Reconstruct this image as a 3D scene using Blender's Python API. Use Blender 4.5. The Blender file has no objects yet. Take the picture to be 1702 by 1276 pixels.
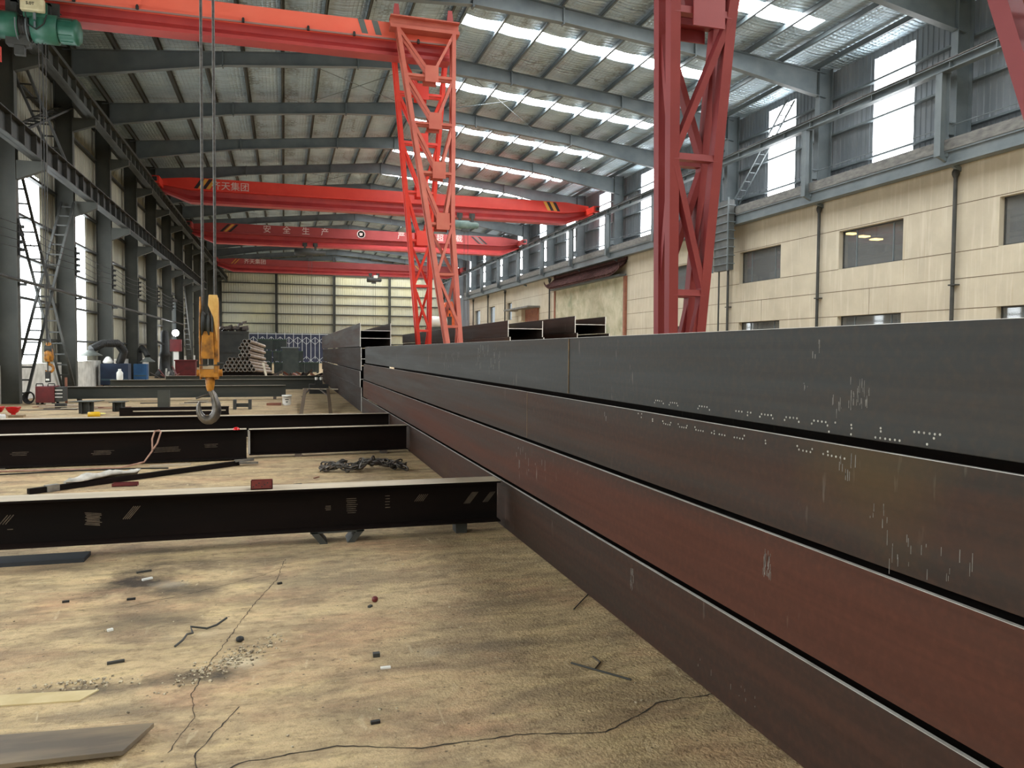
import bpy, bmesh, math, random
from mathutils import Vector, Matrix
R = random.Random(7)
sc = bpy.context.scene
COL = sc.collection
PI = math.pi
ORD = ['first', 'second', 'third', 'fourth', 'fifth', 'sixth', 'seventh', 'eighth', 'ninth', 'tenth',
       'eleventh', 'twelfth', 'thirteenth', 'fourteenth', 'fifteenth', 'sixteenth', 'seventeenth', 'eighteenth',
       'nineteenth', 'twentieth']

# ------------------------------------------------------------------ mesh helper
class MB:
    def __init__(s):
        s.v = []; s.f = []; s.sm = []
    def add(s, vs, fs, smooth=False):
        b = len(s.v)
        s.v += [tuple(p) for p in vs]
        for f in fs:
            s.f.append(tuple(b + i for i in f)); s.sm.append(smooth)
        return s
    def box(s, x0, x1, y0, y1, z0, z1):
        return s.add([(x, y, z) for x in (x0, x1) for y in (y0, y1) for z in (z0, z1)],
                     [(0, 1, 3, 2), (4, 6, 7, 5), (0, 4, 5, 1), (2, 3, 7, 6), (0, 2, 6, 4), (1, 5, 7, 3)])
    def obox(s, c, ax, ay, az):
        c = Vector(c); ax = Vector(ax); ay = Vector(ay); az = Vector(az)
        return s.add([c + i * ax + j * ay + k * az for i in (-1, 1) for j in (-1, 1) for k in (-1, 1)],
                     [(0, 1, 3, 2), (4, 6, 7, 5), (0, 4, 5, 1), (2, 3, 7, 6), (0, 2, 6, 4), (1, 5, 7, 3)])
    def bar(s, p, q, w, h, up=(0, 0, 1)):
        p = Vector(p); q = Vector(q); d = q - p; L = d.length; d.normalize(); u = Vector(up)
        if abs(d.dot(u)) > .99: u = Vector((0, 1, 0))
        a = d.cross(u).normalized(); b = a.cross(d).normalized()
        return s.obox((p + q) / 2, d * L / 2, a * w / 2, b * h / 2)
    def rings(s, rings, cap=True, smooth=True):
        n = len(rings[0]); vs = [p for r in rings for p in r]; fs = []
        for i in range(len(rings) - 1):
            for j in range(n):
                k = (j + 1) % n
                fs.append((i * n + j, i * n + k, (i + 1) * n + k, (i + 1) * n + j))
        s.add(vs, fs, smooth)
        if cap:
            s.add(rings[0], [tuple(range(n))[::-1]]); s.add(rings[-1], [tuple(range(n))])
        return s
    def tube(s, pts, r, n=8, cap=True):
        pts = [Vector(p) for p in pts]; rs = r if isinstance(r, (list, tuple)) else [r] * len(pts)
        out = []; prev = None
        for i, p in enumerate(pts):
            t = (pts[min(i + 1, len(pts) - 1)] - pts[max(i - 1, 0)]).normalized()
            if prev is None:
                u = Vector((0, 0, 1)) if abs(t.z) < .9 else Vector((1, 0, 0))
                a = t.cross(u).normalized()
            else:
                a = (prev - t * prev.dot(t)).normalized()
            prev = a; b = t.cross(a)
            out.append([p + rs[i] * (math.cos(2 * PI * k / n) * a + math.sin(2 * PI * k / n) * b) for k in range(n)])
        return s.rings(out, cap)
    def cyl(s, p, q, r, n=16, r2=None):
        return s.tube([p, q], [r, r if r2 is None else r2], n)
    def lathe(s, c, prof, n=20, axis=(0, 0, 1)):
        c = Vector(c); d = Vector(axis).normalized(); u = Vector((1, 0, 0)) if abs(d.x) < .9 else Vector((0, 1, 0))
        a = d.cross(u).normalized(); b = d.cross(a)
        return s.rings([[c + d * z + max(r, .0005) * (math.cos(2 * PI * k / n) * a + math.sin(2 * PI * k / n) * b) for k in range(n)]
                        for r, z in prof])
    def prism(s, poly, axis, a, b):
        """poly: 2-D points in the plane across axis; x-> (y,z), y-> (x,z), z-> (x,y)"""
        def P(p, t):
            return {'x': (t, p[0], p[1]), 'y': (p[0], t, p[1]), 'z': (p[0], p[1], t)}[axis]
        n = len(poly)
        return s.add([P(p, a) for p in poly] + [P(p, b) for p in poly],
                     [tuple(range(n)), tuple(range(n, 2 * n))[::-1]] + [(i, (i + 1) % n, n + (i + 1) % n, n + i) for i in range(n)])
    def build(s, name, m, parent=None, loc=None, bevel=0, norm=True):
        base = Vector((0, 0, 0)); p = parent
        while p is not None:
            base += p.location; p = p.parent
        if loc is not None: base = Vector(loc)
        me = bpy.data.meshes.new(name)
        me.from_pydata([Vector(v) - base for v in s.v], [], s.f)
        me.polygons.foreach_set('use_smooth', s.sm)
        if norm:
            bm = bmesh.new(); bm.from_mesh(me); bmesh.ops.recalc_face_normals(bm, faces=bm.faces)
            bm.to_mesh(me); bm.free()
        me.materials.append(m)
        o = bpy.data.objects.new(name, me); COL.objects.link(o)
        if parent is not None: o.parent = parent
        elif loc is not None: o.location = loc
        if bevel:
            md = o.modifiers.new('bevel', 'BEVEL'); md.width = bevel; md.segments = 2; md.limit_method = 'ANGLE'
        return o

def tag(o, label=None, cat=None, group=None, kind=None):
    if label: o['label'] = label
    if cat: o['category'] = cat
    if group: o['group'] = group
    if kind: o['kind'] = kind
    return o
def thing(name, label, cat, loc=(0, 0, 0), group=None, kind=None):
    o = bpy.data.objects.new(name, None); COL.objects.link(o); o.location = loc; o.empty_display_size = .2
    return tag(o, label, cat, group, kind)
def copy_tree(o, parent=None):
    c = o.copy(); COL.objects.link(c)
    if parent is not None: c.parent = parent
    for ch in list(o.children): copy_tree(ch, c)
    return c
def dup(o, loc, label=None, rz=None):
    c = copy_tree(o); c.location = loc
    if label: c['label'] = label
    if rz is not None: c.rotation_euler.z = rz
    return c

# ------------------------------------------------------------------ materials
def S(r, g, b):
    f = lambda c: (c / 255 / 12.92) if c / 255 <= .04045 else ((c / 255 + .055) / 1.055) ** 2.4
    return (f(r), f(g), f(b), 1)
def newmat(name):
    m = bpy.data.materials.new(name); m.use_nodes = True
    nt = m.node_tree; return m, nt, nt.nodes['Principled BSDF']
def node(nt, t, **kw):
    n = nt.nodes.new(t)
    for k, v in kw.items():
        if k.startswith('i_'):
            key = k[2:]; n.inputs[int(key) if key.isdigit() else key].default_value = v
        else: setattr(n, k, v)
    return n
def coords(nt, stretch=(1, 1, 1), rand=True):
    tc = node(nt, 'ShaderNodeTexCoord'); mp = node(nt, 'ShaderNodeMapping'); mp.inputs['Scale'].default_value = stretch
    nt.links.new(tc.outputs['Object'], mp.inputs['Vector'])
    if rand:
        oi = node(nt, 'ShaderNodeObjectInfo'); ml = node(nt, 'ShaderNodeMath', operation='MULTIPLY', i_1=37.0)
        nt.links.new(oi.outputs['Random'], ml.inputs[0]); nt.links.new(ml.outputs[0], mp.inputs['Location'])
    return mp.outputs['Vector']
def noise(nt, vec, scale, detail=5, rough=.55, dist=0):
    n = node(nt, 'ShaderNodeTexNoise'); n.inputs['Scale'].default_value = scale; n.inputs['Detail'].default_value = detail
    n.inputs['Roughness'].default_value = rough; n.inputs['Distortion'].default_value = dist
    nt.links.new(vec, n.inputs['Vector']); return n.outputs['Fac']
def ramp(nt, fac, a, b, c0=(0, 0, 0, 1), c1=(1, 1, 1, 1)):
    r = node(nt, 'ShaderNodeValToRGB'); e = r.color_ramp.elements
    e[0].position = a; e[1].position = b; e[0].color = c0; e[1].color = c1
    nt.links.new(fac, r.inputs['Fac']); return r.outputs['Color']
def mix(nt, fac, a, b, mode='MIX'):
    n = node(nt, 'ShaderNodeMix', data_type='RGBA', blend_type=mode)
    def put(sock, v):
        if hasattr(v, 'is_output'): nt.links.new(v, sock)
        else: sock.default_value = v
    put(n.inputs['Factor'], fac); put(n.inputs[6], a); put(n.inputs[7], b)
    return n.outputs[2]
def bump(nt, bsdf, h, strength, dist=.02):
    b = node(nt, 'ShaderNodeBump', i_Strength=strength, i_Distance=dist)
    nt.links.new(h, b.inputs['Height']); nt.links.new(b.outputs['Normal'], bsdf.inputs['Normal'])
def M(name, c1, c2=None, scale=4, rough=.6, metal=0, stretch=(1, 1, 1), lo=.35, hi=.65, bmp=0, spec=.5, rand=True):
    m, nt, b = newmat(name)
    b.inputs['Roughness'].default_value = rough; b.inputs['Metallic'].default_value = metal
    b.inputs['Specular IOR Level'].default_value = spec
    if c2 is None: b.inputs['Base Color'].default_value = c1
    else:
        f = noise(nt, coords(nt, stretch, rand), scale)
        nt.links.new(ramp(nt, f, lo, hi, c1, c2), b.inputs['Base Color'])
        if bmp: bump(nt, b, f, bmp)
    return m
def emit(name, col, strength):
    m, nt, b = newmat(name)
    b.inputs['Base Color'].default_value = (.8, .8, .8, 1)
    b.inputs['Emission Color'].default_value = col; b.inputs['Emission Strength'].default_value = strength
    return m

def mill(name, base, rust, rust_amt, gloss=.5):
    """hot-rolled plate: streaks along the length (y), rust clouds, pale drips and scratches across (z)"""
    m, nt, b = newmat(name)
    v = coords(nt, (1, .12, 2.2)); cl = noise(nt, v, 1.6, 6, .6, .4)
    c = ramp(nt, cl, rust_amt - .12, rust_amt + .16, base, rust)
    st = noise(nt, coords(nt, (1, .05, 9)), 1.5, 4)
    c = mix(nt, ramp(nt, st, .4, .75, (0, 0, 0, 1), (.55, .55, .55, 1)), c, (base[0] * .5, base[1] * .47, base[2] * .45, 1))
    fine = noise(nt, coords(nt), 30, 4); c = mix(nt, ramp(nt, fine, .45, .8, (0, 0, 0, 1), (.35, .35, .35, 1)), c, (rust[0] * 1.5, rust[1] * 1.4, rust[2] * 1.3, 1))
    och = noise(nt, coords(nt, (1, .5, .8)), .8, 3); c = mix(nt, ramp(nt, och, .62, .75, (0, 0, 0, 1), (.5, .5, .5, 1)), c, S(86, 70, 40))
    dr = noise(nt, coords(nt, (1, 9, 1.6)), 2.6, 3); mk = noise(nt, coords(nt, (1, .6, .9)), .9, 2)
    d = mix(nt, 1.0, ramp(nt, dr, .66, .74), ramp(nt, mk, .5, .62), 'MULTIPLY')
    c = mix(nt, mix(nt, 1.0, d, (.55, .55, .55, 1), 'MULTIPLY'), c, S(140, 132, 122))
    nt.links.new(c, b.inputs['Base Color'])
    nt.links.new(ramp(nt, cl, .3, .7, (gloss + .02,) * 3 + (1,), (gloss + .22,) * 3 + (1,)), b.inputs['Roughness'])
    b.inputs['Specular IOR Level'].default_value = .16
    bump(nt, b, fine, .12, .004)
    return m
mill_grey = mill('plate_grey', S(60, 61, 60), S(68, 58, 50), .62, .45)
mill_mix = mill('plate_mixed', S(57, 51, 46), S(72, 50, 40), .52, .5)
mill_rust = mill('plate_rusty', S(60, 46, 39), S(82, 50, 39), .42, .55)
mill_brown = mill('plate_brown', S(56, 46, 40), S(72, 48, 38), .5, .55)
mill_dark = mill('plate_dark', S(48, 43, 39), S(58, 40, 34), .55, .6)
beam_mat = M('beam_black', S(17, 12, 10), S(28, 18, 14), 2.2, .75, stretch=(.3, 1, 2), lo=.35, hi=.75, spec=.12)
beam_grey = M('beam_grey', S(50, 54, 50), S(64, 64, 58), 2, .6, stretch=(.3, 1, 2), spec=.3)
flange_top = M('flange_worn', S(170, 156, 134), S(206, 192, 168), 3, .5, .0, stretch=(.4, 2, 1), lo=.3, hi=.7)  # light from above painted into beam tops; also serves pale loose pieces
edge_mat = M('cut_edge', S(232, 230, 224), S(190, 184, 176), 8, .4, .1, lo=.3, hi=.75)  # near-white: skylight caught on flange edges is painted into this colour
steel_col = M('steel_grey_green', S(52, 54, 48), S(68, 69, 62), 1.6, .55, lo=.3, hi=.7)
steel_rt = M('steel_blue_grey', S(84, 94, 98), S(104, 112, 114), 1.6, .5, lo=.3, hi=.7)
steel_dk = M('steel_dark', S(44, 46, 44), S(62, 62, 58), 3, .6)
rail_mat = M('rail_steel', S(62, 58, 55), S(94, 88, 82), 6, .4, .5)
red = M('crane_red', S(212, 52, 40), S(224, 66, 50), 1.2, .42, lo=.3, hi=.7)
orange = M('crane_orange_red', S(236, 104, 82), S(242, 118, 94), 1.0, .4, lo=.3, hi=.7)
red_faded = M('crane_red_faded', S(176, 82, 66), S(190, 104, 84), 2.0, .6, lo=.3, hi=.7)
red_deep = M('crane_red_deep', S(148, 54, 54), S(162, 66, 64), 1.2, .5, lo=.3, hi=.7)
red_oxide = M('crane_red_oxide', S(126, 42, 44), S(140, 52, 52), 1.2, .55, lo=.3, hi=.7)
track_red = M('track_beam_red', S(160, 52, 54), S(176, 62, 58), 1.5, .5)  # darker red: shade below the girder box is painted into the track
stripe_y = M('stripe_yellow', S(214, 160, 62)); stripe_k = M('stripe_black', S(40, 38, 36)); stripe_g = M('stripe_grey', S(96, 102, 98))
letter = M('lettering_white', S(214, 196, 190))
green = M('hoist_green', S(30, 82, 66), S(48, 100, 82), 3, .45)
cream = M('box_cream', S(206, 196, 160), S(186, 176, 140), 6, .5)
yellow = M('hook_yellow', S(184, 122, 36), S(84, 52, 24), 16, .5, lo=.42, hi=.72)
hook_steel = M('hook_steel', S(70, 68, 66), S(120, 112, 104), 10, .35, .7)
black = M('black_rubber', S(28, 28, 28), S(42, 42, 40), 6, .6)
rope_mat = M('wire_rope', S(52, 50, 48), S(84, 80, 76), 60, .5, .4)
plaster = M('white_plaster', S(222, 220, 212), S(186, 184, 174), 3, .85, lo=.38, hi=.7, bmp=.2)
blue = M('blue_paint', S(28, 76, 122), S(40, 92, 140), 3, .5)
navy = M('navy_paint', S(18, 32, 56), S(30, 50, 76), 2, .6)
maroon = M('maroon_paint', S(110, 34, 36), S(88, 30, 32), 4, .5)
redplastic = M('red_plastic', S(206, 24, 28), None, rough=.25)
yellowplastic = M('yellow_plastic', S(226, 178, 30), None, rough=.35)
whiteplastic = M('white_plastic', S(232, 232, 226), None, rough=.4)
cloth_m = M('grey_cloth', S(206, 202, 192), S(160, 156, 146), 8, .9)
tile_m = M('roof_tile', S(84, 56, 52), S(58, 40, 38), 5, .85, spec=.15)
brown_post = M('brown_post', S(142, 92, 70), S(122, 76, 60), 4, .7)
concrete_m = M('concrete_grey', S(118, 117, 112), S(88, 88, 86), 3, .85, stretch=(1, 1, 3), bmp=.3)
crate_m = M('crate_dark', S(34, 46, 44), S(52, 58, 54), 3, .6)
crate_g = M('crate_green', S(34, 56, 44), S(48, 66, 54), 3, .6)
pipe_m = M('pipe_scale', S(112, 98, 84), S(150, 130, 112), 4, .5, stretch=(1, .3, 1))
pipe_end = M('pipe_cut', S(150, 148, 142), None, rough=.4)
scrap_m = M('scrap_metal', S(60, 56, 52), S(98, 84, 74), 5, .55)
frame_w = M('frame_white', S(206, 212, 216), None, rough=.5)

def foil():
    m, nt, b = newmat('roof_foil')
    v = coords(nt, (1, 1, 1), False)
    ck = node(nt, 'ShaderNodeTexVoronoi', feature='DISTANCE_TO_EDGE'); ck.inputs['Scale'].default_value = 6.5; ck.inputs['Randomness'].default_value = .12
    nt.links.new(v, ck.inputs['Vector'])
    n = noise(nt, v, .9, 6, .65); wr = noise(nt, coords(nt, (.35, 7, 1), False), 1.3, 5, .6, .5)
    wv = node(nt, 'ShaderNodeTexWave', bands_direction='Y'); wv.inputs['Scale'].default_value = 1.45; wv.inputs['Distortion'].default_value = 2.5; wv.inputs['Detail'].default_value = 3
    nt.links.new(v, wv.inputs['Vector'])
    c = ramp(nt, n, .3, .72, S(170, 192, 204), S(206, 222, 230))
    pm = ramp(nt, noise(nt, v, .5, 3), .42, .6)
    g = mix(nt, 1.0, ramp(nt, ck.outputs['Distance'], .0, .07, (.8, .8, .8, 1), (0, 0, 0, 1)), pm, 'MULTIPLY')
    c = mix(nt, g, c, S(104, 106, 106))
    c = mix(nt, ramp(nt, wr, .55, .68, (0, 0, 0, 1), (.45, .45, .45, 1)), c, S(116, 116, 114))
    nt.links.new(c, b.inputs['Base Color']); b.inputs['Roughness'].default_value = .38; b.inputs['Metallic'].default_value = .45
    h = node(nt, 'ShaderNodeMath', operation='ADD'); h2 = node(nt, 'ShaderNodeMath', operation='MULTIPLY', i_1=.6)
    h3 = node(nt, 'ShaderNodeMath', operation='MULTIPLY_ADD', i_1=.35)
    nt.links.new(ck.outputs['Distance'], h2.inputs[0]); nt.links.new(h2.outputs[0], h.inputs[0]); nt.links.new(wr, h.inputs[1])
    nt.links.new(wv.outputs['Fac'], h3.inputs[0]); nt.links.new(h.outputs[0], h3.inputs[2])
    bump(nt, b, h3.outputs[0], 1.0, .16)
    return m
foil_m = foil()
def clad(name, a, b2, axis_scale):
    m, nt, b = newmat(name)
    n = noise(nt, coords(nt, axis_scale, False), 1.0, 4)
    nt.links.new(ramp(nt, n, .3, .72, a, b2), b.inputs['Base Color']); b.inputs['Roughness'].default_value = .55
    return m
clad_left = clad('cladding_tan', S(172, 168, 148), S(146, 144, 130), (1, 1.2, .25))
clad_right = clad('cladding_grey', S(132, 138, 142), S(104, 112, 118), (1, 1.4, .3))
clad_rear = clad('cladding_cream', S(196, 190, 154), S(176, 174, 158), (.3, 1, .3))

def facade():
    m, nt, b = newmat('office_render')
    v = coords(nt, (1, 1, 1), False)
    n = noise(nt, v, .9, 6, .6); c = ramp(nt, n, .3, .7, S(190, 181, 160), S(174, 165, 146))
    st = noise(nt, coords(nt, (1, 5, .35), False), 1.3, 4); c = mix(nt, ramp(nt, st, .52, .72, (0, 0, 0, 1), (.45, .45, .45, 1)), c, S(212, 205, 188))
    st2 = noise(nt, coords(nt, (1, 7, .3), False), .9, 3); c = mix(nt, ramp(nt, st2, .62, .78, (0, 0, 0, 1), (.4, .4, .4, 1)), c, S(150, 128, 90))
    nt.links.new(c, b.inputs['Base Color']); b.inputs['Roughness'].default_value = .85
    bump(nt, b, noise(nt, v, 18, 4), .15, .01)
    return m
facade_m = facade()
joint_m = M('facade_joint', S(96, 80, 60))

def mural():
    m, nt, b = newmat('mural_paint')
    v = coords(nt, (1, 1, 1), False)
    n = noise(nt, v, .8, 7, .65, .6); c = ramp(nt, n, .32, .66, S(150, 146, 118), S(192, 186, 162))
    g = noise(nt, v, .55, 5, .6); c = mix(nt, ramp(nt, g, .54, .66, (0, 0, 0, 1), (.65, .65, .65, 1)), c, S(124, 138, 112))
    g2 = noise(nt, coords(nt, (1, 1, .5), False), 1.1, 6, .7); c = mix(nt, ramp(nt, g2, .58, .68, (0, 0, 0, 1), (.5, .5, .5, 1)), c, S(108, 110, 90))
    nt.links.new(c, b.inputs['Base Color']); b.inputs['Roughness'].default_value = .85
    return m
mural_m = mural()

def floor_mat():
    m, nt, b = newmat('workshop_concrete')
    v = coords(nt, (1, 1, 1), False)
    big = noise(nt, v, .55, 6, .6, .5)
    c = ramp(nt, big, .3, .7, S(190, 165, 124), S(218, 193, 150))
    rd = noise(nt, coords(nt, (.8, 1.3, 1), False), 1.4, 6, .65, .5); c = mix(nt, ramp(nt, rd, .48, .66, (0, 0, 0, 1), (.75, .75, .75, 1)), c, S(192, 150, 116))
    yl = noise(nt, coords(nt, (.5, 1.3, 1), False), 3.2, 8, .7, .8)
    c = mix(nt, ramp(nt, yl, .52, .7, (0, 0, 0, 1), (.75, .75, .75, 1)), c, S(226, 202, 148))
    med = noise(nt, coords(nt, (.6, 1.6, 1), False), 2.0, 9, .72, .6)
    c = mix(nt, ramp(nt, med, .36, .58, (.85, .85, .85, 1), (0, 0, 0, 1)), c, S(134, 116, 92))
    fn = noise(nt, coords(nt, (.7, 1.2, 1), False), 14, 8, .75, .3)
    c = mix(nt, ramp(nt, fn, .3, .5, (.8, .8, .8, 1), (0, 0, 0, 1)), c, S(112, 92, 66))
    c = mix(nt, ramp(nt, fn, .58, .75, (0, 0, 0, 1), (.7, .7, .7, 1)), c, S(236, 214, 170))
    # pale scuffs in two directions, broken up by a mask
    for sx, sy, sh in ((1.5, 16, .3), (14, 2.5, .9)):
        tc = node(nt, 'ShaderNodeTexCoord'); mp = node(nt, 'ShaderNodeMapping'); mp.inputs['Scale'].default_value = (sx, sy, 1); mp.inputs['Rotation'].default_value = (0, 0, sh)
        nt.links.new(tc.outputs['Object'], mp.inputs['Vector'])
        s1 = noise(nt, mp.outputs['Vector'], 1.5, 3, .5, .4); mk = noise(nt, v, 2.1 + sx * .1, 3)
        f = mix(nt, 1.0, ramp(nt, s1, .63, .7), ramp(nt, mk, .5, .64), 'MULTIPLY')
        c = mix(nt, mix(nt, 1.0, f, (.55, .55, .55, 1), 'MULTIPLY'), c, S(226, 208, 170))
    sp = noise(nt, v, 42, 3, .7); c = mix(nt, ramp(nt, sp, .28, .38, (.5, .5, .5, 1), (0, 0, 0, 1)), c, S(92, 78, 62))
    pit = node(nt, 'ShaderNodeTexVoronoi'); pit.inputs['Scale'].default_value = 13; nt.links.new(v, pit.inputs['Vector'])
    c = mix(nt, ramp(nt, pit.outputs['Distance'], .05, .11, (.8, .8, .8, 1), (0, 0, 0, 1)), c, S(70, 60, 48))
    # oil and grinding stains where they lie on the floor; darker bands along the nearest beam
    dist = noise(nt, v, 3.0, 7, .7)
    for (x, y, rx, ry, a, colr) in ((-.95, 5.75, .34, .42, .95, S(52, 45, 40)), (-.8, 4.9, .42, .38, .6, S(84, 74, 62)), (-.42, 4.02, .28, .13, .9, S(56, 52, 46)),
                              (-.95, 3.95, .35, .1, .7, S(66, 60, 54)), (.2, 5.5, .5, .5, .5, S(104, 94, 80)), (1.1, 4.0, .5, .09, .55, S(96, 86, 74)), (-.75, 3.72, .3, .1, .5, S(88, 84, 74)),
                              (-.1, 6.2, .9, .25, .5, S(84, 74, 62)), (-1.4, 6.3, .8, .2, .5, S(84, 74, 62)), (.3, 3.4, .3, .12, .4, S(96, 84, 68)), (-.2, 4.12, .16, .1, .85, S(214, 198, 166)), (-.45, 4.6, .2, .1, .4, S(204, 188, 156)), (-.75, 5.65, .14, .1, .6, S(176, 164, 144)), (-.62, 5.45, .25, .16, .7, S(78, 70, 60)), (.75, 4.0, .1, .1, .3, S(214, 198, 166))):
        tc = node(nt, 'ShaderNodeTexCoord'); mp = node(nt, 'ShaderNodeMapping')
        mp.inputs['Location'].default_value = (-x / rx, -y / ry, 0); mp.inputs['Scale'].default_value = (1 / rx, 1 / ry, 0)
        nt.links.new(tc.outputs['Object'], mp.inputs['Vector'])
        ln = node(nt, 'ShaderNodeVectorMath', operation='LENGTH'); nt.links.new(mp.outputs['Vector'], ln.inputs[0])
        sb = node(nt, 'ShaderNodeMath', operation='MULTIPLY_ADD', i_1=2.6); nt.links.new(dist, sb.inputs[0]); nt.links.new(ln.outputs['Value'], sb.inputs[2])
        c = mix(nt, _scaled(nt, sb.outputs[0], 1.5, 2.35, a), c, colr)
    nt.links.new(c, b.inputs['Base Color'])
    b.inputs['Roughness'].default_value = .72; b.inputs['Specular IOR Level'].default_value = .35
    h = node(nt, 'ShaderNodeMath', operation='ADD'); nt.links.new(med, h.inputs[0]); nt.links.new(noise(nt, v, 55, 3, .6), h.inputs[1])
    bump(nt, b, h.outputs[0], .7, .02)
    return m
def _scaled(nt, val, lo, hi, amt):
    mr = node(nt, 'ShaderNodeMapRange'); mr.inputs['From Min'].default_value = lo; mr.inputs['From Max'].default_value = hi
    mr.inputs['To Min'].default_value = amt; mr.inputs['To Max'].default_value = 0
    nt.links.new(val, mr.inputs['Value']); return mr.outputs['Result']
floor_m = floor_mat()
crack_m = M('crack_dark', S(66, 56, 44), S(44, 38, 30), 9, .95)

def pane_glass():
    m, nt, b = newmat('office_pane')
    tr = node(nt, 'ShaderNodeBsdfTransparent'); tr.inputs['Color'].default_value = (.7, .73, .73, 1)
    gl = node(nt, 'ShaderNodeBsdfGlossy'); gl.inputs['Roughness'].default_value = .03
    ms = node(nt, 'ShaderNodeMixShader'); ms.inputs['Fac'].default_value = .1
    df = node(nt, 'ShaderNodeBsdfDiffuse'); df.inputs['Color'].default_value = (.3, .31, .31, 1)
    m2 = node(nt, 'ShaderNodeMixShader'); m2.inputs['Fac'].default_value = .36
    nt.links.new(tr.outputs[0], m2.inputs[1]); nt.links.new(df.outputs[0], m2.inputs[2]); nt.links.new(m2.outputs[0], ms.inputs[1]); nt.links.new(gl.outputs[0], ms.inputs[2])
    nt.links.new(ms.outputs[0], nt.nodes['Material Output'].inputs['Surface'])
    return m
pane_m = pane_glass()
L_SKY, L_RIGHT, L_LEFT, L_CREAM = 13.0, 4.0, 3.0, .3
sky_m = emit('skylight_panel', (.94, .975, 1, 1), L_SKY)
win_r = emit('daylight_right', (.94, .97, 1, 1), L_RIGHT)
win_l = emit('daylight_left', (.9, .97, 1, 1), L_LEFT)
win_c = emit('daylight_cream', (1, .9, .66, 1), L_CREAM)

# ------------------------------------------------------------------ the hall
BAY = 6.35
def YC(k): return 25.5 + BAY * k
Y0, Y1 = -12.6, 101.7
XL, XR, XRIDGE = -8.1, 20.6, 6.1
ZR = 14.05
def roofz(x): return ZR - .1 * abs(x - XRIDGE)
def struct(mb, name, m, label, cat, loc=None, **kw):
    return tag(mb.build(name, m, loc=loc, **kw), label, cat, kind='structure')

b = MB(); b.box(-11, 27, Y0 - 2, Y1 + 2, -.3, 0)
fl = struct(b, 'floor', floor_m, 'stained tan concrete workshop floor running the length of the hall', 'floor')
def strip(name, pts, w, m=crack_m, z=.0015):
    """a crack or saw-cut in the slab, following pts"""
    b = MB(); vs = []; n = len(pts)
    out = []
    for i in range(n - 1):
        x0, y0 = pts[i]; x1, y1 = pts[i + 1]; k = max(2, int(math.hypot(x1 - x0, y1 - y0) / .03))
        for j in range(k):
            t = j / k; out.append((x0 + (x1 - x0) * t + R.uniform(-1, 1) * .006, y0 + (y1 - y0) * t + R.uniform(-1, 1) * .006))
    out.append(pts[-1])
    for i, (x, y) in enumerate(out):
        a = out[max(i - 1, 0)]; c = out[min(i + 1, len(out) - 1)]; dx, dy = c[0] - a[0], c[1] - a[1]; L = math.hypot(dx, dy) or 1
        ww = w * R.uniform(.35, 1); vs += [(x - dy / L * ww, y + dx / L * ww, z), (x + dy / L * ww, y - dx / L * ww, z)]
    b.add(vs, [(2 * i, 2 * i + 1, 2 * i + 3, 2 * i + 2) for i in range(len(out) - 1)])
    return b.build(name, m, fl)
strip('crack', [(-.32, 2.95), (-.17, 3.1), (.2, 3.13), (.52, 3.02), (.93, 3.02), (1.29, 2.94), (1.49, 3.04), (1.66, 3.14), (1.95, 3.14)], .005)
strip('crack', [(-.45, 3.25), (-.38, 3.55), (-.42, 3.8), (-.38, 4.1), (-.3, 4.5), (-.2, 5.0), (-.05, 5.6), (0, 6.1)], .003)
strip('crack', [(-.95, 5.2), (-.5, 5.45), (-.15, 5.7), (0, 5.9)], .003)
strip('crack', [(-.28, 2.9), (-.35, 3.2), (-.2, 3.6)], .004)
strip('saw_cut', [(.3, 6.1), (.67, 6.11), (1.93, 6.16)], .0022)

def corrug(axis, a0, a1, d, z0, z1, pitch=.25, depth=.03, sgn=1):
    """trapezoid sheet: runs along axis ('y' at x=d or 'x' at y=d)"""
    vs = []; fs = []; n = max(1, round((a1 - a0) / pitch)); p = (a1 - a0) / n; xs = []
    for i in range(n):
        for t, h in ((0, 0), (.55, 0), (.65, 1), (.9, 1)): xs.append((a0 + (i + t) * p, h))
    xs.append((a1, 0))
    for t, h in xs:
        q = d + sgn * h * depth
        for z in (z0, z1): vs.append((q, t, z) if axis == 'y' else (t, q, z))
    for i in range(len(xs) - 1): fs.append((2 * i, 2 * i + 2, 2 * i + 3, 2 * i + 1))
    return vs, fs

# left wall: tan sheets with translucent strips
lw = MB(); strips = []
for k in range(-6, 12):
    y = YC(k); s0, s1 = (y + 2.6, y + 4.9)
    if k > 1: s0, s1 = (y + 2.9, y + 3.9)
    strips.append((k, s0, s1))
    zt = roofz(XL)
    for (a, c, z0, z1) in ((y, s0, 0, zt), (s1, y + BAY, 0, zt), (s0, s1, 0, 1.1), (s0, s1, 7.45, zt)):
        lw.add(*corrug('y', a, c, XL, z0, z1, sgn=1))
struct(lw, 'wall_left', clad_left, 'tan corrugated sheet wall on the left of the hall', 'wall', norm=False)
for i, (k, s0, s1) in enumerate(strips):
    b = MB(); b.add(*corrug('y', s0, s1, XL - .02, 1.1, 7.45, .2, .02))
    n = k + 7
    struct(b, 'window_%d' % (i + 1), win_l, '%s' % ('bright translucent wall sheet in the %s bay along the left wall' % ORD[n - 1]), 'window', norm=False)
# plinth wall
b = MB(); b.box(XL - .05, -7.85, Y0, 60.1, 0, 1.11); b.box(XL - .05, -7.85, 66.8, Y1, 0, 1.11)
struct(b, 'baseboard_left', plaster, 'low white plastered plinth wall under the left cladding', 'wall')
# girts
gi = 0
for z in (1.9, 3.2, 4.5, 5.8, 7.2, 8.6, 9.9, 11.3):
    b = MB(); b.box(-8.06, -7.9, 12, Y1, z - .03, z + .05)
    struct(b, 'wall_girt', steel_dk, '%s horizontal steel girt up the left wall' % ORD[gi], 'girt'); gi += 1
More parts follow.
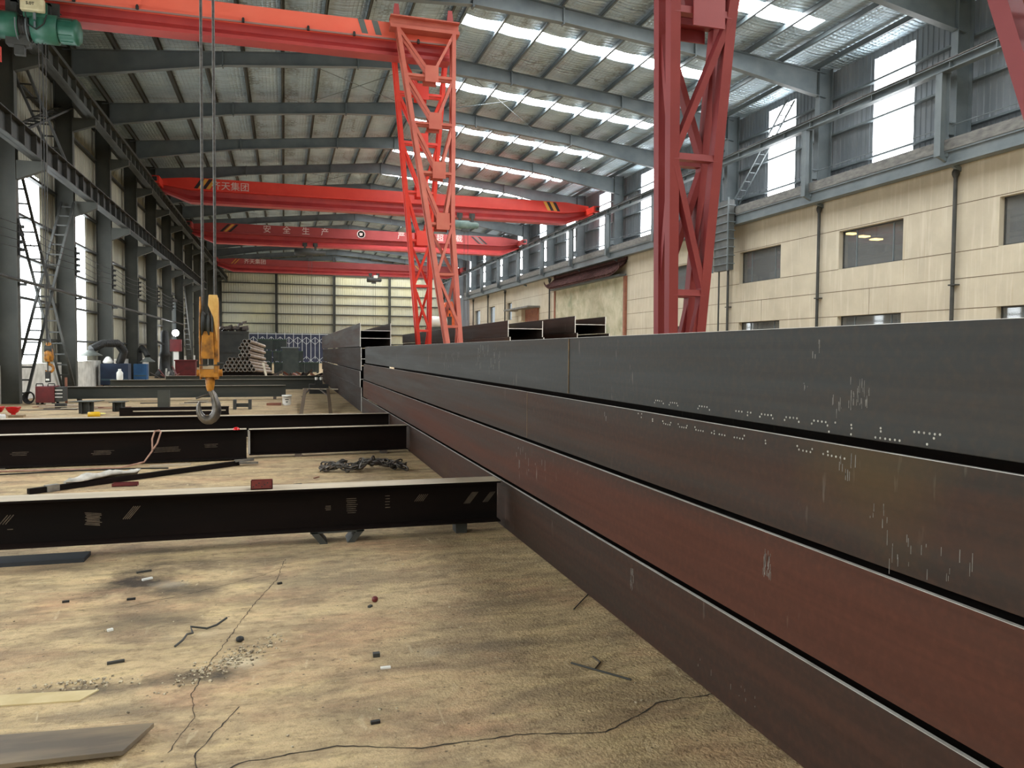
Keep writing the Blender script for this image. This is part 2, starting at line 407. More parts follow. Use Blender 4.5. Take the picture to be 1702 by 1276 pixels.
# columns left
def hcol(x0, x1, y, z0, z1, w=.26, t=.022):
    b = MB(); b.box(x0, x0 + t, y - w / 2, y + w / 2, z0, z1); b.box(x1 - t, x1, y - w / 2, y + w / 2, z0, z1)
    b.box(x0 + t, x1 - t, y - .012, y + .012, z0, z1); return b
for k in range(-1, 13):
    b = hcol(-7.95, -7.35, YC(k), 0, 12.55)
    if k == 12: b = hcol(-7.95, -7.35, YC(k) - .3, 0, 12.55)
    struct(b, 'steel_column', steel_col, '%s grey-green steel column from the camera along the left wall' % ORD[k + 1], 'column', loc=(-7.65, YC(k), 0))
# right columns standing on the ledge
for k in range(-2, 13):
    y = YC(k) - (.3 if k == 12 else 0)
    b = hcol(19.72, 20.32, y, 8.2, 12.6)
    struct(b, 'steel_column', steel_rt, '%s blue-grey steel column from the camera above the right ledge' % ORD[k + 2], 'column', loc=(20.0, y, 8.2))
# rafters
for k in range(-2, 13):
    y = YC(k) - (.3 if k == 12 else 0); b = MB()
    for sg in (-1, 1):
        xe = -7.65 if sg < 0 else 20.05
        def zz(x): return roofz(x) - .24
        xs = [xe, XRIDGE + sg * 8.3, XRIDGE + sg * 3.2, XRIDGE]; ds = [.95, .52, .52, .66]
        w = .24; t = .02
        for i in range(3):
            xa, xb, da, db = xs[i], xs[i + 1], ds[i], ds[i + 1]
            za, zb = zz(xa), zz(xb)
            for (h0, h1, ww) in ((0, t, w), (t, None, .012), (None, None, w)):
                if h1 is not None: q = [(xa, za - h0), (xb, zb - h0), (xb, zb - h1), (xa, za - h1)]
                elif h0 is not None: q = [(xa, za - t), (xb, zb - t), (xb, zb - db + t), (xa, za - da + t)]
                else: q = [(xa, za - da + t), (xb, zb - db + t), (xb, zb - db), (xa, za - da)]
                b.prism(q, 'y', y - ww / 2, y + ww / 2)
        for x, d in ((xs[1], .62), (xs[2], .62)): b.box(x - .025, x + .025, y - w / 2, y + w / 2, zz(x) - d + .04, zz(x) + .02)
    b.box(XRIDGE - .03, XRIDGE + .03, y - .13, y + .13, ZR - .98, ZR - .23)
    struct(b, 'roof_rafter', steel_rt, '%s grey roof rafter across the hall counting from the camera' % ORD[k + 2], 'rafter', loc=(XRIDGE, y, 13))
# purlins
pj = {-1: 0, 1: 0}
for sg in (-1, 1):
    for i in range(10):
        x = XRIDGE + sg * (.22 + i * 1.47)
        if not (-8 < x < 20.5): continue
        z = roofz(x); b = MB(); y0 = 11.5
        for (x0, x1, z0, z1) in ((-.006, .006, -.22, 0), (-.006, .07, -.012, 0), (-.07, .006, -.22, -.208), (.058, .07, -.03, 0), (-.07, -.058, -.22, -.19)):
            b.box(x + x0, x + x1, y0, Y1, z + z0 - .03, z + z1 - .03)
        struct(b, 'roof_purlin', steel_rt if sg > 0 else steel_col, '%s roof purlin down from the ridge on the %s slope' % (ORD[i], 'left' if sg < 0 else 'right'), 'purlin')
# roof sheets with skylight openings, sagging foil between the purlins
b = MB(); SX0, SX1 = 6.5, 17.6
def sheet(x0, x1, y0, y1):
    nx = max(1, round((x1 - x0) / .3675)); ny = max(1, round((y1 - y0) / .45)); vs = []; fs = []
    for i in range(nx + 1):
        for j in range(ny + 1):
            x = x0 + (x1 - x0) * i / nx; y = y0 + (y1 - y0) * j / ny
            d = (((y - 25.5) / BAY + .5) % 1 - .5) * BAY; q = math.sin(PI * ((abs(x - XRIDGE) - .22) % 1.47) / 1.47) ** 2
            vs.append((x, y, roofz(x) + .02 - .05 * q * (1 - .8 * math.exp(-(d / .5) ** 2)) - .05 * math.exp(-((abs(d) - .55) / .22) ** 2) * q))
    for i in range(nx):
        for j in range(ny):
            q = i * (ny + 1) + j; fs.append((q, q + ny + 1, q + ny + 2, q + 1))
    b.add(vs, fs, True)
sheet(XL - .4, XRIDGE, Y0, Y1); sheet(XRIDGE, SX0, Y0, Y1); sheet(SX1, XR + .4, Y0, Y1)
yy = Y0; sky = []
for k in range(-6, 12):
    c = YC(k) + {-1: 3.7, 0: 3.1}.get(k, 3.5); sheet(SX0, SX1, yy, c - .44); yy = c + .44; sky.append((k, c))
sheet(SX0, SX1, yy, Y1)
struct(b, 'ceiling', foil_m, 'silver foil-lined sheet roof sloping both ways from the ridge', 'ceiling', norm=False)
for i, (k, c) in enumerate(sky):
    b = MB(); vs, fs = corrug('x', 0, .88, 0, SX0, SX1, .22, .025)
    b.add([(v[2], c - .44 + v[0], roofz(v[2]) + .03 + v[1]) for v in vs], fs)
    struct(b, 'window_%d' % (i + 21), sky_m, 'glowing skylight strip in the right roof slope, %s from the near end' % ORD[i], 'skylight', norm=False)
# thin roof brace rods
for j, (k, x0, x1) in enumerate(((1, .5, 6), (1, 7, 12.5), (4, .5, 6), (4, 7, 12.5))):
    for q in range(2):
        ya, yb = (YC(k), YC(k + 1)) if q else (YC(k + 1), YC(k))
        b = MB(); b.cyl((x0, ya, roofz(x0) - .45), (x1, yb, roofz(x1) - .45), .014, 6)
        struct(b, 'brace_rod', steel_rt, 'thin roof brace rod, %s slope, %s braced bay, %s of its crossed pair' % ('left' if x0 < 3 else 'right', 'nearer' if k == 1 else 'farther', 'first' if q else 'second'), 'rod')


# rear and front walls
b = MB(); b.add(*corrug('x', XL, XR, Y1 - .0, 0, 14.1, .28, .03, -1))
struct(b, 'wall_rear', clad_rear, 'cream corrugated sheet wall at the far end of the hall', 'wall', norm=False)
b = MB(); b.add(*corrug('x', XL, XR, Y0, 0, 14.1, .28, .03, 1))
struct(b, 'wall_front', clad_rear, 'corrugated end wall behind the camera', 'wall', norm=False)
for i in range(9):
    z = 2.5 + 1.25 * i; b = MB(); b.box(XL, XR, Y1 - .2, Y1 - .04, z - .06, z + .06)
    struct(b, 'wall_girt', steel_dk, '%s horizontal girt from the bottom across the cream end wall' % ORD[i], 'girt')
for i in range(3):
    x = -.9 + 7.07 * i; b = hcol(x - .16, x + .16, Y1 - .4, 0, roofz(x) - .5, .3)
    struct(b, 'steel_column', steel_col, '%s grey wind post from the left against the cream end wall' % ORD[i], 'column', loc=(x, Y1 - .4, 0))

# right side: office facade
XF = 20.1
wins = []   # y0,y1,z0,z1
for y0, y1 in ((14.65, 17.74), (21.4, 24.54), (28.1, 31.15), (35.0, 38.1)):
    wins.append((y0, y1, 4.82, 6.25)); wins.append((y0, y1, 1.7, 3.06))
wins += [(68.1, 69.7, 4.6, 6.2), (74.0, 76.3, 4.5, 6.2), (80.0, 82.4, 4.5, 6.1)]
ys = sorted({Y0, 85.0} | {w[0] for w in wins} | {w[1] for w in wins}); zs = sorted({0, 8.0} | {w[2] for w in wins} | {w[3] for w in wins})
b = MB()
for i in range(len(ys) - 1):
    for j in range(len(zs) - 1):
        ym, zm = (ys[i] + ys[i + 1]) / 2, (zs[j] + zs[j + 1]) / 2
        if any(w[0] < ym < w[1] and w[2] < zm < w[3] for w in wins): continue
        b.add([(XF, ys[i], zs[j]), (XF, ys[i + 1], zs[j]), (XF, ys[i + 1], zs[j + 1]), (XF, ys[i], zs[j + 1])], [(0, 1, 2, 3)])
for (y0, y1, z0, z1) in wins:
    for q in ([(XF, y0, z0), (XF, y0, z1), (XF + .3, y0, z1), (XF + .3, y0, z0)], [(XF, y1, z0), (XF, y1, z1), (XF + .3, y1, z1), (XF + .3, y1, z0)],
              [(XF, y0, z0), (XF, y1, z0), (XF + .3, y1, z0), (XF + .3, y0, z0)], [(XF, y0, z1), (XF, y1, z1), (XF + .3, y1, z1), (XF + .3, y0, z1)]):
        b.add(q, [(0, 1, 2, 3)])
b.add([(XF, 85, 0), (XF + .5, 85, 0), (XF + .5, 85, 8), (XF, 85, 8)], [(0, 1, 2, 3)])
ow = struct(b, 'wall_right', facade_m, 'beige rendered office front with windows along the right side', 'wall', norm=False)
b = MB()
for z in (3.05, 3.99, 4.82, 6.3):
    y = 5.0
    cuts = sorted([(w[0], w[1]) for w in wins if w[2] - .03 < z < w[3] + .03]); yy = Y0
    for c0, c1 in cuts + [(85, 85)]:
        if c0 > yy: b.box(XF - .004, XF + .002, yy, c0, z - .011, z + .011)
        yy = max(yy, c1)
for y in (22.9, 29.4, 44.4): b.box(XF - .004, XF + .002, y - .008, y + .008, 3.05, 3.99)
b.build('wall_joint', joint_m, ow)
near_names = {0: 'at the right picture edge', 1: 'with yellow lamps behind the row', 2: 'just right of the hanging ladder duct', 3: 'behind the red crane leg'}
wi = 41
for i, (y0, y1, z0, z1) in enumerate(wins):
    if i < 8: lab = '%s dark office window %s' % ('upper' if i % 2 == 0 else 'lower', near_names[i // 2])
    else: lab = '%s small far office window counting away from the camera, past the tiled canopy' % ORD[i - 8]
    w = thing('window_%d' % wi, lab, 'window', (XF + .22, (y0 + y1) / 2, z0), kind='structure'); wi += 1
    f = MB(); x0, x1 = XF + .18, XF + .24; t = .05
    f.box(x0, x1, y0, y1, z0, z0 + t); f.box(x0, x1, y0, y1, z1 - t, z1); f.box(x0, x1, y0, y0 + t, z0, z1); f.box(x0, x1, y1 - t, y1, z0, z1)
    f.build('frame', steel_dk, w)
    L = y1 - y0; cut = [y0 + L * .2, y1 - L * .23]
    for c in cut:
        m_ = MB(); m_.box(x0 + .005, x1 - .005, c - .025, c + .025, z0 + t, z1 - t); m_.build('mullion', steel_rt, w)
    e = [y0 + t] + cut + [y1 - t]
    for a, c in zip(e[:-1], e[1:]):
        m_ = MB(); m_.box(x0 + .025, x0 + .032, a, c, z0 + t, z1 - t); m_.build('pane', pane_m, w)
    if i < 8 and i % 2 == 1:
        m_ = MB(); vs, fs = corrug('y', y0 + .1, y0 + L * .19, XF + .4, z0, z1, .12, .05); m_.add(vs, fs); m_.build('curtain', whiteplastic, w, norm=False)
room_m = M('office_inside', S(150, 148, 144)); 
b = MB(); x1 = 26.6
b.add([(x1, Y0, 0), (x1, 85, 0), (x1, 85, 8), (x1, Y0, 8)], [(0, 1, 2, 3)]); b.box(XF + .3, x1, Y0, 85, 7.2, 7.35); b.box(XF + .3, x1, Y0, 85, 3.7, 3.85)
struct(b, 'wall_office_inside', room_m, 'plain room walls seen through the office windows', 'wall')
lamp_y = emit('office_lamp', (1, .62, .2, 1), 6.0)
for i, (x, y) in enumerate(((22.5, 26.75), (23.5, 27.2), (24.6, 27.7))):
    b = MB(); b.box(x - .22, x + .22, y - .16, y + .16, 6.58, 6.63); t = tag(b.build('ceiling_lamp', lamp_y, loc=(x, y, 6.63)), 'yellow lit lamp behind the office window, %s from the left' % ORD[i], 'lamp', 'lamps behind the office window')
    m_ = MB(); m_.cyl((x, y, 6.63), (x, y, 7.2), .015, 6); m_.build('stem', steel_dk, t)

# upper right wall with tall daylight windows
b = MB(); zt = roofz(XR); uw = []
for k in range(-6, 12):
    y = YC(k); s0, s1 = y + 2.45, y + 4.35; uw.append((k, s0, s1))
    for (a, c, z0, z1) in ((y, s0, 7.9, zt), (s1, y + BAY, 7.9, zt), (s0, s1, 7.9, 8.2), (s0, s1, 12.3, zt)): b.add(*corrug('y', a, c, XR, z0, z1, .22, .03, -1))
b.add(*corrug('y', 85, Y1, XR, 0, 7.9, .22, .03, -1))
struct(b, 'wall_right_upper', clad_right, 'grey corrugated sheet wall above the right ledge', 'wall', norm=False)
for i, (k, s0, s1) in enumerate(uw):
    w = thing('window_%d' % (i + 61), '%s tall bright window above the right ledge from the near end' % ORD[i], 'window', (XR, (s0 + s1) / 2, 8.2), kind='structure')
    m_ = MB(); m_.add(*corrug('y', s0, s1, XR + .02, 8.2, 12.3, .2, .015)); m_.build('pane', win_c if k in (-2,) else win_r, w, norm=False)
    if k > 2:
        m_ = MB(); m_.add(*corrug('y', s0 - .85, s0 - .45, XR - .05, 8.4, 11.9, .2, .015)); m_.build('side_pane', win_c, w, norm=False)
for i, z in enumerate((8.75, 10.1, 11.45)):
    b = MB(); b.box(XR - .22, XR - .04, 8, 85, z - .035, z + .035)
    struct(b, 'wall_girt', steel_rt, '%s horizontal girt across the windows above the right ledge' % ORD[i], 'girt')

# the ledge: concrete band over a steel channel, with slab behind
b = MB(); b.box(19.42, XR + .1, Y0, 85, 7.86, 8.2)
lg = struct(b, 'trim_1', concrete_m, 'weathered concrete band of the right ledge', 'ledge')
b = MB(); b.box(19.5, 19.52, Y0, 85, 7.42, 7.86); b.box(19.5, 19.75, Y0, 85, 7.42, 7.45); b.box(19.44, 19.5, Y0, 85, 7.8, 7.86); b.box(19.46, 19.5, Y0, 85, 7.42, 7.5)
b.box(19.75, XF + .1, Y0, 85, 7.5, 7.86)
struct(b, 'trim_2', steel_rt, 'grey steel channel under the right ledge', 'ledge')
b = MB()
for i in range(3): b.cyl((19.6, 10, 8.35 + .28 * i), (19.6, 84, 8.35 + .28 * i), .014, 6) if i == 1 else None
struct(b, 'hand_rail', steel_rt, 'thin rail pipe along the top of the right ledge', 'rail')

# crane posts on the ledge and their downpipes
for k in range(-2, 10):
    y = YC(k); n = k + 2
    b = MB(); b.box(19.16, 19.18, y - .12, y + .12, 7.68, 10.2); b.box(19.46, 19.48, y - .12, y + .12, 7.68, 10.2); b.box(19.18, 19.46, y - .01, y + .01, 7.68, 10.2)
    b.box(19.14, 19.5, y - .14, y + .14, 10.18, 10.2)
    t = thing('crane_post', '%s crane rail post on the right ledge, counting from the camera' % ORD[n], 'post', (19.3, y, 7.68), kind='structure'); b.build('post', steel_rt, t)
    m_ = MB(); m_.box(19.48, 19.72, y - .1, y + .1, 8.35, 8.7); m_.box(19.48, 19.72, y - .14, y + .14, 8.68, 8.72); m_.build('bracket', steel_rt, t)
    m_ = MB(); m_.prism([(19.16, 7.68), (19.5, 7.68), (20.08, 7.42), (20.08, 7.28)], 'y', y - .05, y + .05); m_.build('knee_brace', steel_rt, t)
    if k in (3, 4, 6): continue
    d = thing('downpipe', '%s dark downpipe on the beige office front, counting from the camera' % ORD[n], 'pipe', (20.03, y + .06, 0))
    m_ = MB(); m_.cyl((19.98, y + .06, 0), (19.98, y + .06, 7.2), .06, 10); m_.build('pipe', steel_dk, d)
    m_ = MB(); m_.lathe((19.98, y + .06, 7.1), [(.065, 0), (.11, .12), (.11, .2), (.06, .3)], 10); m_.build('funnel', steel_dk, d)
    m_ = MB(); m_.box(19.9, 20.094, y - .1, y + .16, 3.78, 3.82); m_.build('clip', steel_dk, d)
# runway beams
def runway(name, label, x, zb, zt, y0, y1, side, st=1.05, m=steel_col, w=.3):
    t = thing(name, label, 'crane runway', (x, y0, zb), kind='structure')
    b = MB(); b.box(x - w / 2, x + w / 2, y0, y1, zt - .03, zt); b.box(x - w / 2 * .85, x + w / 2 * .85, y0, y1, zb, zb + .03); b.box(x - .008, x + .008, y0, y1, zb, zt)
    n = int((y1 - y0) / st)
    for i in range(n):
        y = y0 + (i + .5) * st
        b.box(x - w * .42, x + w * .42, y - .012, y + .012, zb + .02, zt - .02)
    b.build('runway_beam', m, t)
    r = MB(); r.box(x - .045, x + .045, y0, y1, zt, zt + .02); r.box(x - .012, x + .012, y0, y1, zt + .02, zt + .08); r.box(x - .035, x + .035, y0, y1, zt + .08, zt + .115)
    r.build('rail', rail_mat, t); return t
runway('crane_runway', 'crane runway beam with rail along the posts of the right ledge', 19.31, 10.2, 10.46, 10, 101, 1, 1.6, steel_rt, .3)
runway('crane_runway', 'upper crane runway beam high along the left columns', -6.72, 10.02, 10.56, 19, 101, -1, 1.05, steel_col, .34)
runway('crane_runway', 'lower crane runway beam at mid height along the left columns', -6.78, 7.0, 7.6, 19, 74, -1, 1.05, steel_dk, .34)
for k in range(0, 12):
    y = YC(k)
    for z, top, lv in ((10.02, .5, 'upper'), (7.0, .55, 'lower')):
        if lv == 'lower' and k > 7: continue
        b = MB(); b.prism([(-7.35, z), (-6.6, z), (-6.6, z - .22), (-7.35, z - top)], 'y', y - .1, y + .1)
        struct(b, 'runway_bracket', steel_col, '%s bracket under the %s left crane runway, counting from the camera' % (ORD[k], lv), 'bracket', loc=(-7.35, y, z))
    if k < 8:
        b = MB()
        b.bar((-7.35, y + .2, 10.9), (-6.9, y + .2, 10.9), .06, .06); b.bar((-6.9, y - BAY / 2, 11.05), (-6.9, y + BAY / 2, 11.05), .05, .09)
        struct(b, 'walkway_rail', steel_col, '%s tie rail above the upper left crane runway' % ORD[k], 'rail')
# ladder-like cross braces between the first two left columns
def ladder_brace(label, p, q, n, gap=.4):
    t = thing('cross_brace', label, 'brace', p)
    p = Vector(p); q = Vector(q); g = Vector((gap, 0, 0))
    for o in (Vector((0, 0, 0)), g):
        m_ = MB(); m_.bar(p + o, q + o, .07, .07, (1, 0, 0)); m_.build('stringer', steel_dk, t)
    for i in range(n):
        c = p + (q - p) * ((i + .5) / n); m_ = MB(); m_.bar(c + Vector((.035, 0, 0)), c + g - Vector((.035, 0, 0)), .045, .045, (0, 1, 0)); m_.build('rung', steel_dk, t)
ladder_brace('ladder-like cross brace from the near column top down to the second column foot', (-7.75, 25.75, 6.9), (-7.75, 31.55, .1), 18)
ladder_brace('ladder-like cross brace from the near column foot up to the second column top', (-7.7, 25.75, .1), (-7.7, 31.55, 6.9), 18)
ladder_brace('upper ladder-like brace falling from the near column toward the second', (-7.75, 25.75, 10.3), (-7.75, 31.55, 7.9), 10)
ladder_brace('upper ladder-like brace rising from the near column toward the second', (-7.7, 25.75, 7.9), (-7.7, 31.55, 10.3), 10)
ladder_brace('ladder-like brace falling in the bay of the far left gate', (-7.75, YC(6) + .3, 6.8), (-7.75, YC(7) - .3, .2), 16)
# wall pipe, conductor wires
b = MB(); b.cyl((-7.2, 18, 3.56), (-7.2, 62, 3.5), .05, 10)
t = thing('wall_pipe', 'long dark horizontal pipe along the left columns at head height', 'pipe', (-7.2, 18, 3.5)); b.build('pipe', steel_dk, t)
for k in range(0, 6):
    b = MB(); b.box(-7.35, -7.15, YC(k) - .03, YC(k) + .03, 3.42, 3.5); b.build('clamp', steel_dk, t)
for i in range(4):
    z = 5.15 - .22 * i; pts = []
    for k in range(-1, 6):
        for q in range(6):
            u = q / 6; pts.append((-7.18, YC(k) + u * BAY, z - .12 * 4 * u * (1 - u)))
    b = MB(); b.tube(pts, .011, 5); tag(b.build('power_wire', black, loc=(-7.18, 19, z)), '%s from the top of the four thin wires along the left wall' % ORD[i], 'wire', 'power wires along the left wall')
for k in range(0, 6):
    t = thing('insulator_bracket', 'black insulator stack on the %s left column from the camera' % ORD[k + 1], 'insulator', (-7.3, YC(k), 4.3))
    b = MB(); b.box(-7.35, -7.3, YC(k) - .03, YC(k) + .03, 4.3, 5.35); b.build('arm', black, t)
    for i in range(4):
        m_ = MB(); z = 5.12 - .22 * i
        m_.lathe((-7.3, YC(k) + .05, z), [(.05, 0), (.05, .03), (.025, .04), (.05, .05), (.05, .08), (.02, .1)], 8, (1, 0, 0)); m_.build('insulator', black, t)
# gate far down the left wall
t = thing('door_1', 'half-open grey sheet gate with bright gap far down the left wall', 'door', (-7.9, 63, 0), kind='structure')
b = MB(); b.box(-7.92, -7.86, 60.3, 63.8, 0, 5.2); b.build('leaf', M('gate_grey', S(110, 120, 122)), t)
b = MB(); b.box(-8.0, -7.96, 63.8, 66.6, 0, 5.2); b.build('gap', win_r, t)
b = MB(); b.box(-7.95, -7.75, 60, 67, 5.2, 5.4); b.build('lintel', steel_dk, t)

# ------------------------------------------------------------------ stacked girders
def side_beam(label, x0, x1, y0, y1, z0, h, m, group=None, webs=(.5,), t=.02, off=0):
    """an H girder lying on its side: two upright flanges, level web"""
    o = thing('steel_girder', label, 'girder', (x0, y0, z0), group)
    b = MB(); b.box(x0, x0 + t, y0, y1, z0, z0 + h); fa = b.build('flange', m, o, bevel=.003)
    b = MB(); b.box(x1 - t, x1, y0, y1, z0, z0 + h); b.build('flange', m, o)
    for w in webs:
        b = MB(); b.box(x0 + t, x1 - t, y0 + .002, y1 - .002, z0 + h * w - .007, z0 + h * w + .007); b.build('web', mill_dark, o)
    e = MB(); zt = z0 + h
    e.box(x0 + .001, x0 + t - .001, y0, y1, zt, zt + .0015); e.build('worn_edge', edge_mat, o)  # bright line of a lit upper edge, put in as colour
    e = MB(); e.box(x0, x0 + t, y0 - .0015, y0, z0, zt); e.box(x1 - t, x1, y0 - .0015, y0, z0, zt)
    for w in webs: e.box(x0 + t, x1 - t, y0 - .0015, y0, z0 + h * w - .007, z0 + h * w + .007)
    e.build('cut_end', edge_mat, o)
    return o, fa
SX = 1.95
near = []
for i, (z0, h, m, y1, nm, dx) in enumerate(((.008, .412, mill_brown, 20.0, 'bottom', -.036), (.445, .41, mill_rust, 19.95, 'second from the bottom', -.018), (.88, .39, mill_mix, 19.97, 'third from the bottom', 0), (1.305, .4, mill_grey, 19.6, 'topmost', .003))):
    o, fa = side_beam('long dark plate girder on its side, %s of the near right stack' % nm, SX + dx, SX + .8, -4, y1, z0, h, m, 'girders of the near stack')
    near.append(o); o['face'] = SX + dx
UP = [(3.827,1.33),(3.815,1.343),(3.792,1.344),(3.77,1.343),(3.746,1.343),(3.726,1.332),(3.659,1.33),(3.647,1.342),(3.625,1.343),(3.602,1.343),(3.579,1.343),(3.568,1.331),(3.364,1.331),(3.351,1.344),(3.328,1.344),(3.304,1.344),(3.281,1.344),(3.258,1.332),(3.032,1.344),(3.009,1.344),(2.986,1.344),(2.941,1.345),(2.918,1.345),(2.942,1.332),(2.85,1.333),(2.838,1.345),(2.815,1.345),(2.793,1.345),(2.77,1.346),(2.759,1.333),(2.68,1.334),(2.67,1.346),(2.646,1.346),(2.624,1.347),(2.602,1.347),(2.59,1.334),(2.512,1.334),(2.499,1.347),(2.476,1.347),(2.454,1.347),(2.432,1.347),(2.422,1.335),(2.413,1.313),(2.38,1.35),(2.296,1.349),(2.294,1.337),(2.296,1.315),(2.154,1.351),(2.153,1.34),(2.177,1.317),(2.155,1.317),(2.132,1.317),(2.111,1.317),(2.089,1.318),(2.068,1.318),(2.008,1.353),(1.989,1.354),(1.968,1.354),(1.946,1.354),(1.926,1.354),(1.906,1.355),(1.929,1.341),(1.955,1.319)]
LO = [(4.023,1.255),(3.978,1.257),(3.983,1.236),(3.843,1.238),(3.842,1.227),(3.723,1.237),(3.712,1.226),(3.69,1.225),(3.666,1.224),(3.643,1.225),(3.634,1.237),(3.554,1.237),(3.539,1.224),(3.516,1.225),(3.495,1.225),(3.471,1.226),(3.463,1.237),(3.385,1.237),(3.375,1.225),(3.352,1.224),(3.33,1.225),(3.308,1.225),(3.23,1.225),(3.207,1.236),(3.206,1.223),(3.162,1.225),(3.139,1.225),(3.116,1.225),(3.037,1.224),(3.015,1.225),(2.993,1.224),(2.971,1.225),(2.959,1.24),(2.803,1.236),(2.801,1.224),(2.592,1.238),(2.581,1.225),(2.556,1.224),(2.535,1.224),(2.512,1.224),(2.502,1.237),(2.438,1.226),(2.413,1.238),(2.412,1.225),(2.391,1.225),(2.368,1.225),(2.345,1.225),(2.323,1.224)]
dot_m = M('dot_paint', S(214, 212, 200), S(150, 146, 138), 30, .7, lo=.3, hi=.6)
for o, pts in ((near[3], UP), (near[2], LO)):
    b = MB()
    for y, z in pts: b.lathe((o['face'], y, z), [(.0042, 0), (.0042, .0012)], 8, (-1, 0, 0))
    b.build('dot_lettering', dot_m, o)
weld_m = M('weld_rust', S(132, 106, 72), S(92, 76, 56), 14)
b = MB(); b.tube([(SX - .0005, 5.16, 1.31 + .01 * i) for i in range(40)], .005, 6); b.build('weld_seam', weld_m, near[3])
b = MB(); b.tube([(SX - .0005, 6.13, .89 + .01 * i) for i in range(38)], .003, 6); b.build('weld_seam', weld_m, near[2])
# pale scratches and drips on the near faces
def scratches(o, items):
    b = MB()
    for y, z, dy, dz, n, w in items:
        for i in range(n):
            yy = y + R.uniform(-dy, dy); za = z + R.uniform(-dz, dz); l = R.uniform(.15, 1) * dz
            b.box(o['face'] - .0008, o['face'], yy - w * R.uniform(.3, 1), yy + w * R.uniform(.3, 1), za - l / 2, za + l / 2)
    b.build('scratch_marks', M('scratch_%s' % o.name[-3:], S(130, 126, 120), S(96, 92, 86), 40), o)['kind'] = 'stuff'
scratches(near[3], [(2.26, 1.46, .05, .05, 26, .0022), (2.5, 1.62, .03, .03, 6, .0025), (2.35, 1.42, .05, .04, 8, .002), (7.5, 1.55, .5, .1, 30, .004), (2.55, 1.48, .02, .03, 4, .002), (9.2, 1.5, .6, .1, 18, .004)])
scratches(near[2], [(2.3, 1.2, .06, .05, 10, .002), (4.5, 1.18, .02, .05, 2, .003), (2.15, 1.05, .04, .04, 8, .0016), (1.95, .95, .2, .06, 20, .0016)])
scratches(near[1], [(2.75, .73, .03, .05, 30, .0016), (6.0, .7, .5, .1, 12, .003)])
scratches(near[0], [(4.0, .3, .02, .05, 16, .002), (3.0, .12, .3, .03, 10, .0016)])
# second stack beyond the near one
for i, (z0, h, m, y0, nm, webs) in enumerate(((.02, .63, mill_dark, 20.35, 'bottom', (.5,)), (.67, .41, mill_dark, 20.25, 'second', (.5,)), (1.1, .6, mill_dark, 20.4, 'third', (.5,)), (1.72, .61, mill_mix, 20.2, 'top', (.36, .68)))):
    side_beam('dark plate girder, %s layer of the far stack left of the crane leg' % nm, 1.88 + (.04 if i in (0, 2) else 0), 2.68, y0, 41, z0, h, m, 'girders of the far stack', webs)
for i, (x0, x1, ztop, ye, nm) in enumerate(((5.1, 5.98, 2.36, 34.6, 'left'), (6.8, 7.62, 2.5, 33, 'right'))):
    hh = ztop / 6 - .01
    for j in range(6):
        side_beam('dark girder, %s one of two back stacks, %s layer from the floor' % (nm, ORD[j]), x0 + (.02 if j == 4 else 0), x1 + (.06 if (j == 4 and i) else 0), 17.5 + (.1 if j == 5 else 0), ye, j * ztop / 6 + .008, hh, mill_mix if j > 3 else mill_dark, 'girders of the two back stacks')

# ------------------------------------------------------------------ beams on the floor
def floor_beam(label, x0, x1, y0, y1, z0, h, t=.014, tw=.01, W=.2, m=beam_mat, name='steel_beam'):
    """H beam along x from (x0,y0) to (x1,y1): y is the near flange edge; flange .2 wide"""
    L = math.hypot(x1 - x0, y1 - y0); o = thing(name, label, 'beam', (x1, y1, z0))
    d = Vector((x1 - x0, y1 - y0, 0)).normalized(); n = Vector((-d.y, d.x, 0))
    P = lambda s, w, z: Vector((x0, y0, 0)) + d * s + n * w + Vector((0, 0, z))
    def slab(w0, w1, za, zb):
        b = MB(); b.add([P(s, w, z) for s in (0, L) for w in (w0, w1) for z in (za, zb)], [(0, 1, 3, 2), (4, 6, 7, 5), (0, 4, 5, 1), (2, 3, 7, 6), (0, 2, 6, 4), (1, 5, 7, 3)]); return b
    top = slab(0, W, z0 + h - t, z0 + h).build('flange', m, o)
    slab(0, W, z0, z0 + t).build('flange', m, o)
    web = slab(W / 2 - tw / 2, W / 2 + tw / 2, z0 + t, z0 + h - t).build('web', m, o)
    slab(.003, W - .003, z0 + h, z0 + h + .0012).build('worn_top', flange_top, o)  # pale skin on the top flange, overhead light put in as colour
    return o, P
clamp_m = M('clamp_grey', S(140, 136, 128), S(100, 96, 92), 9, .4, .4)
chalk_m = M('grind_mark', S(118, 104, 90), S(80, 70, 62), 20, .45, .3)
def grind(o, P, marks, z0, w=.0935):
    for s, z, l, hgt, slope, n in marks:
        b = MB()
        for i in range(n):
            a = i / max(1, n - 1) - .5
            if slope > .5: p = P(s + a * l, w, z0 + z - hgt / 2); q = P(s + a * l + hgt * .8, w, z0 + z + hgt / 2)
            else: p = P(s - l / 2 * R.uniform(.7, 1), w, z0 + z + a * hgt); q = P(s + l / 2 * R.uniform(.6, 1), w, z0 + z + a * hgt + slope * l)
            b.bar(p, q, .0015, .006, (0, 0, 1))
        b.build('grind_mark', chalk_m, o)
o, P = floor_beam('nearest black steel beam lying across the floor, raised on a small stand', -5.5, 1.83, 6.5, 6.5, .105, .36, W=.27)
grind(o, P, ((3.5, .17, .05, .09, 0, 1), (4.07, .18, .13, .09, -.1, 9), (4.3, .21, .045, .1, 1, 4), (3.45, .2, .04, .07, 1, 3), (6.05, .18, .1, .12, .0, 8), (6.35, .2, .05, .1, 0, 5), (6.62, .22, .07, .06, 1, 5), (7.05, .2, .05, .1, 1, 5), (7.22, .2, .04, .09, 1, 4), (5.85, .17, .05, .03, 0, 3)), .105, .128)
o, P = floor_beam('black beam with a pale welded joint, right piece, second across the floor', -.5, 1.88, 11.95, 12.15, .05, .38)
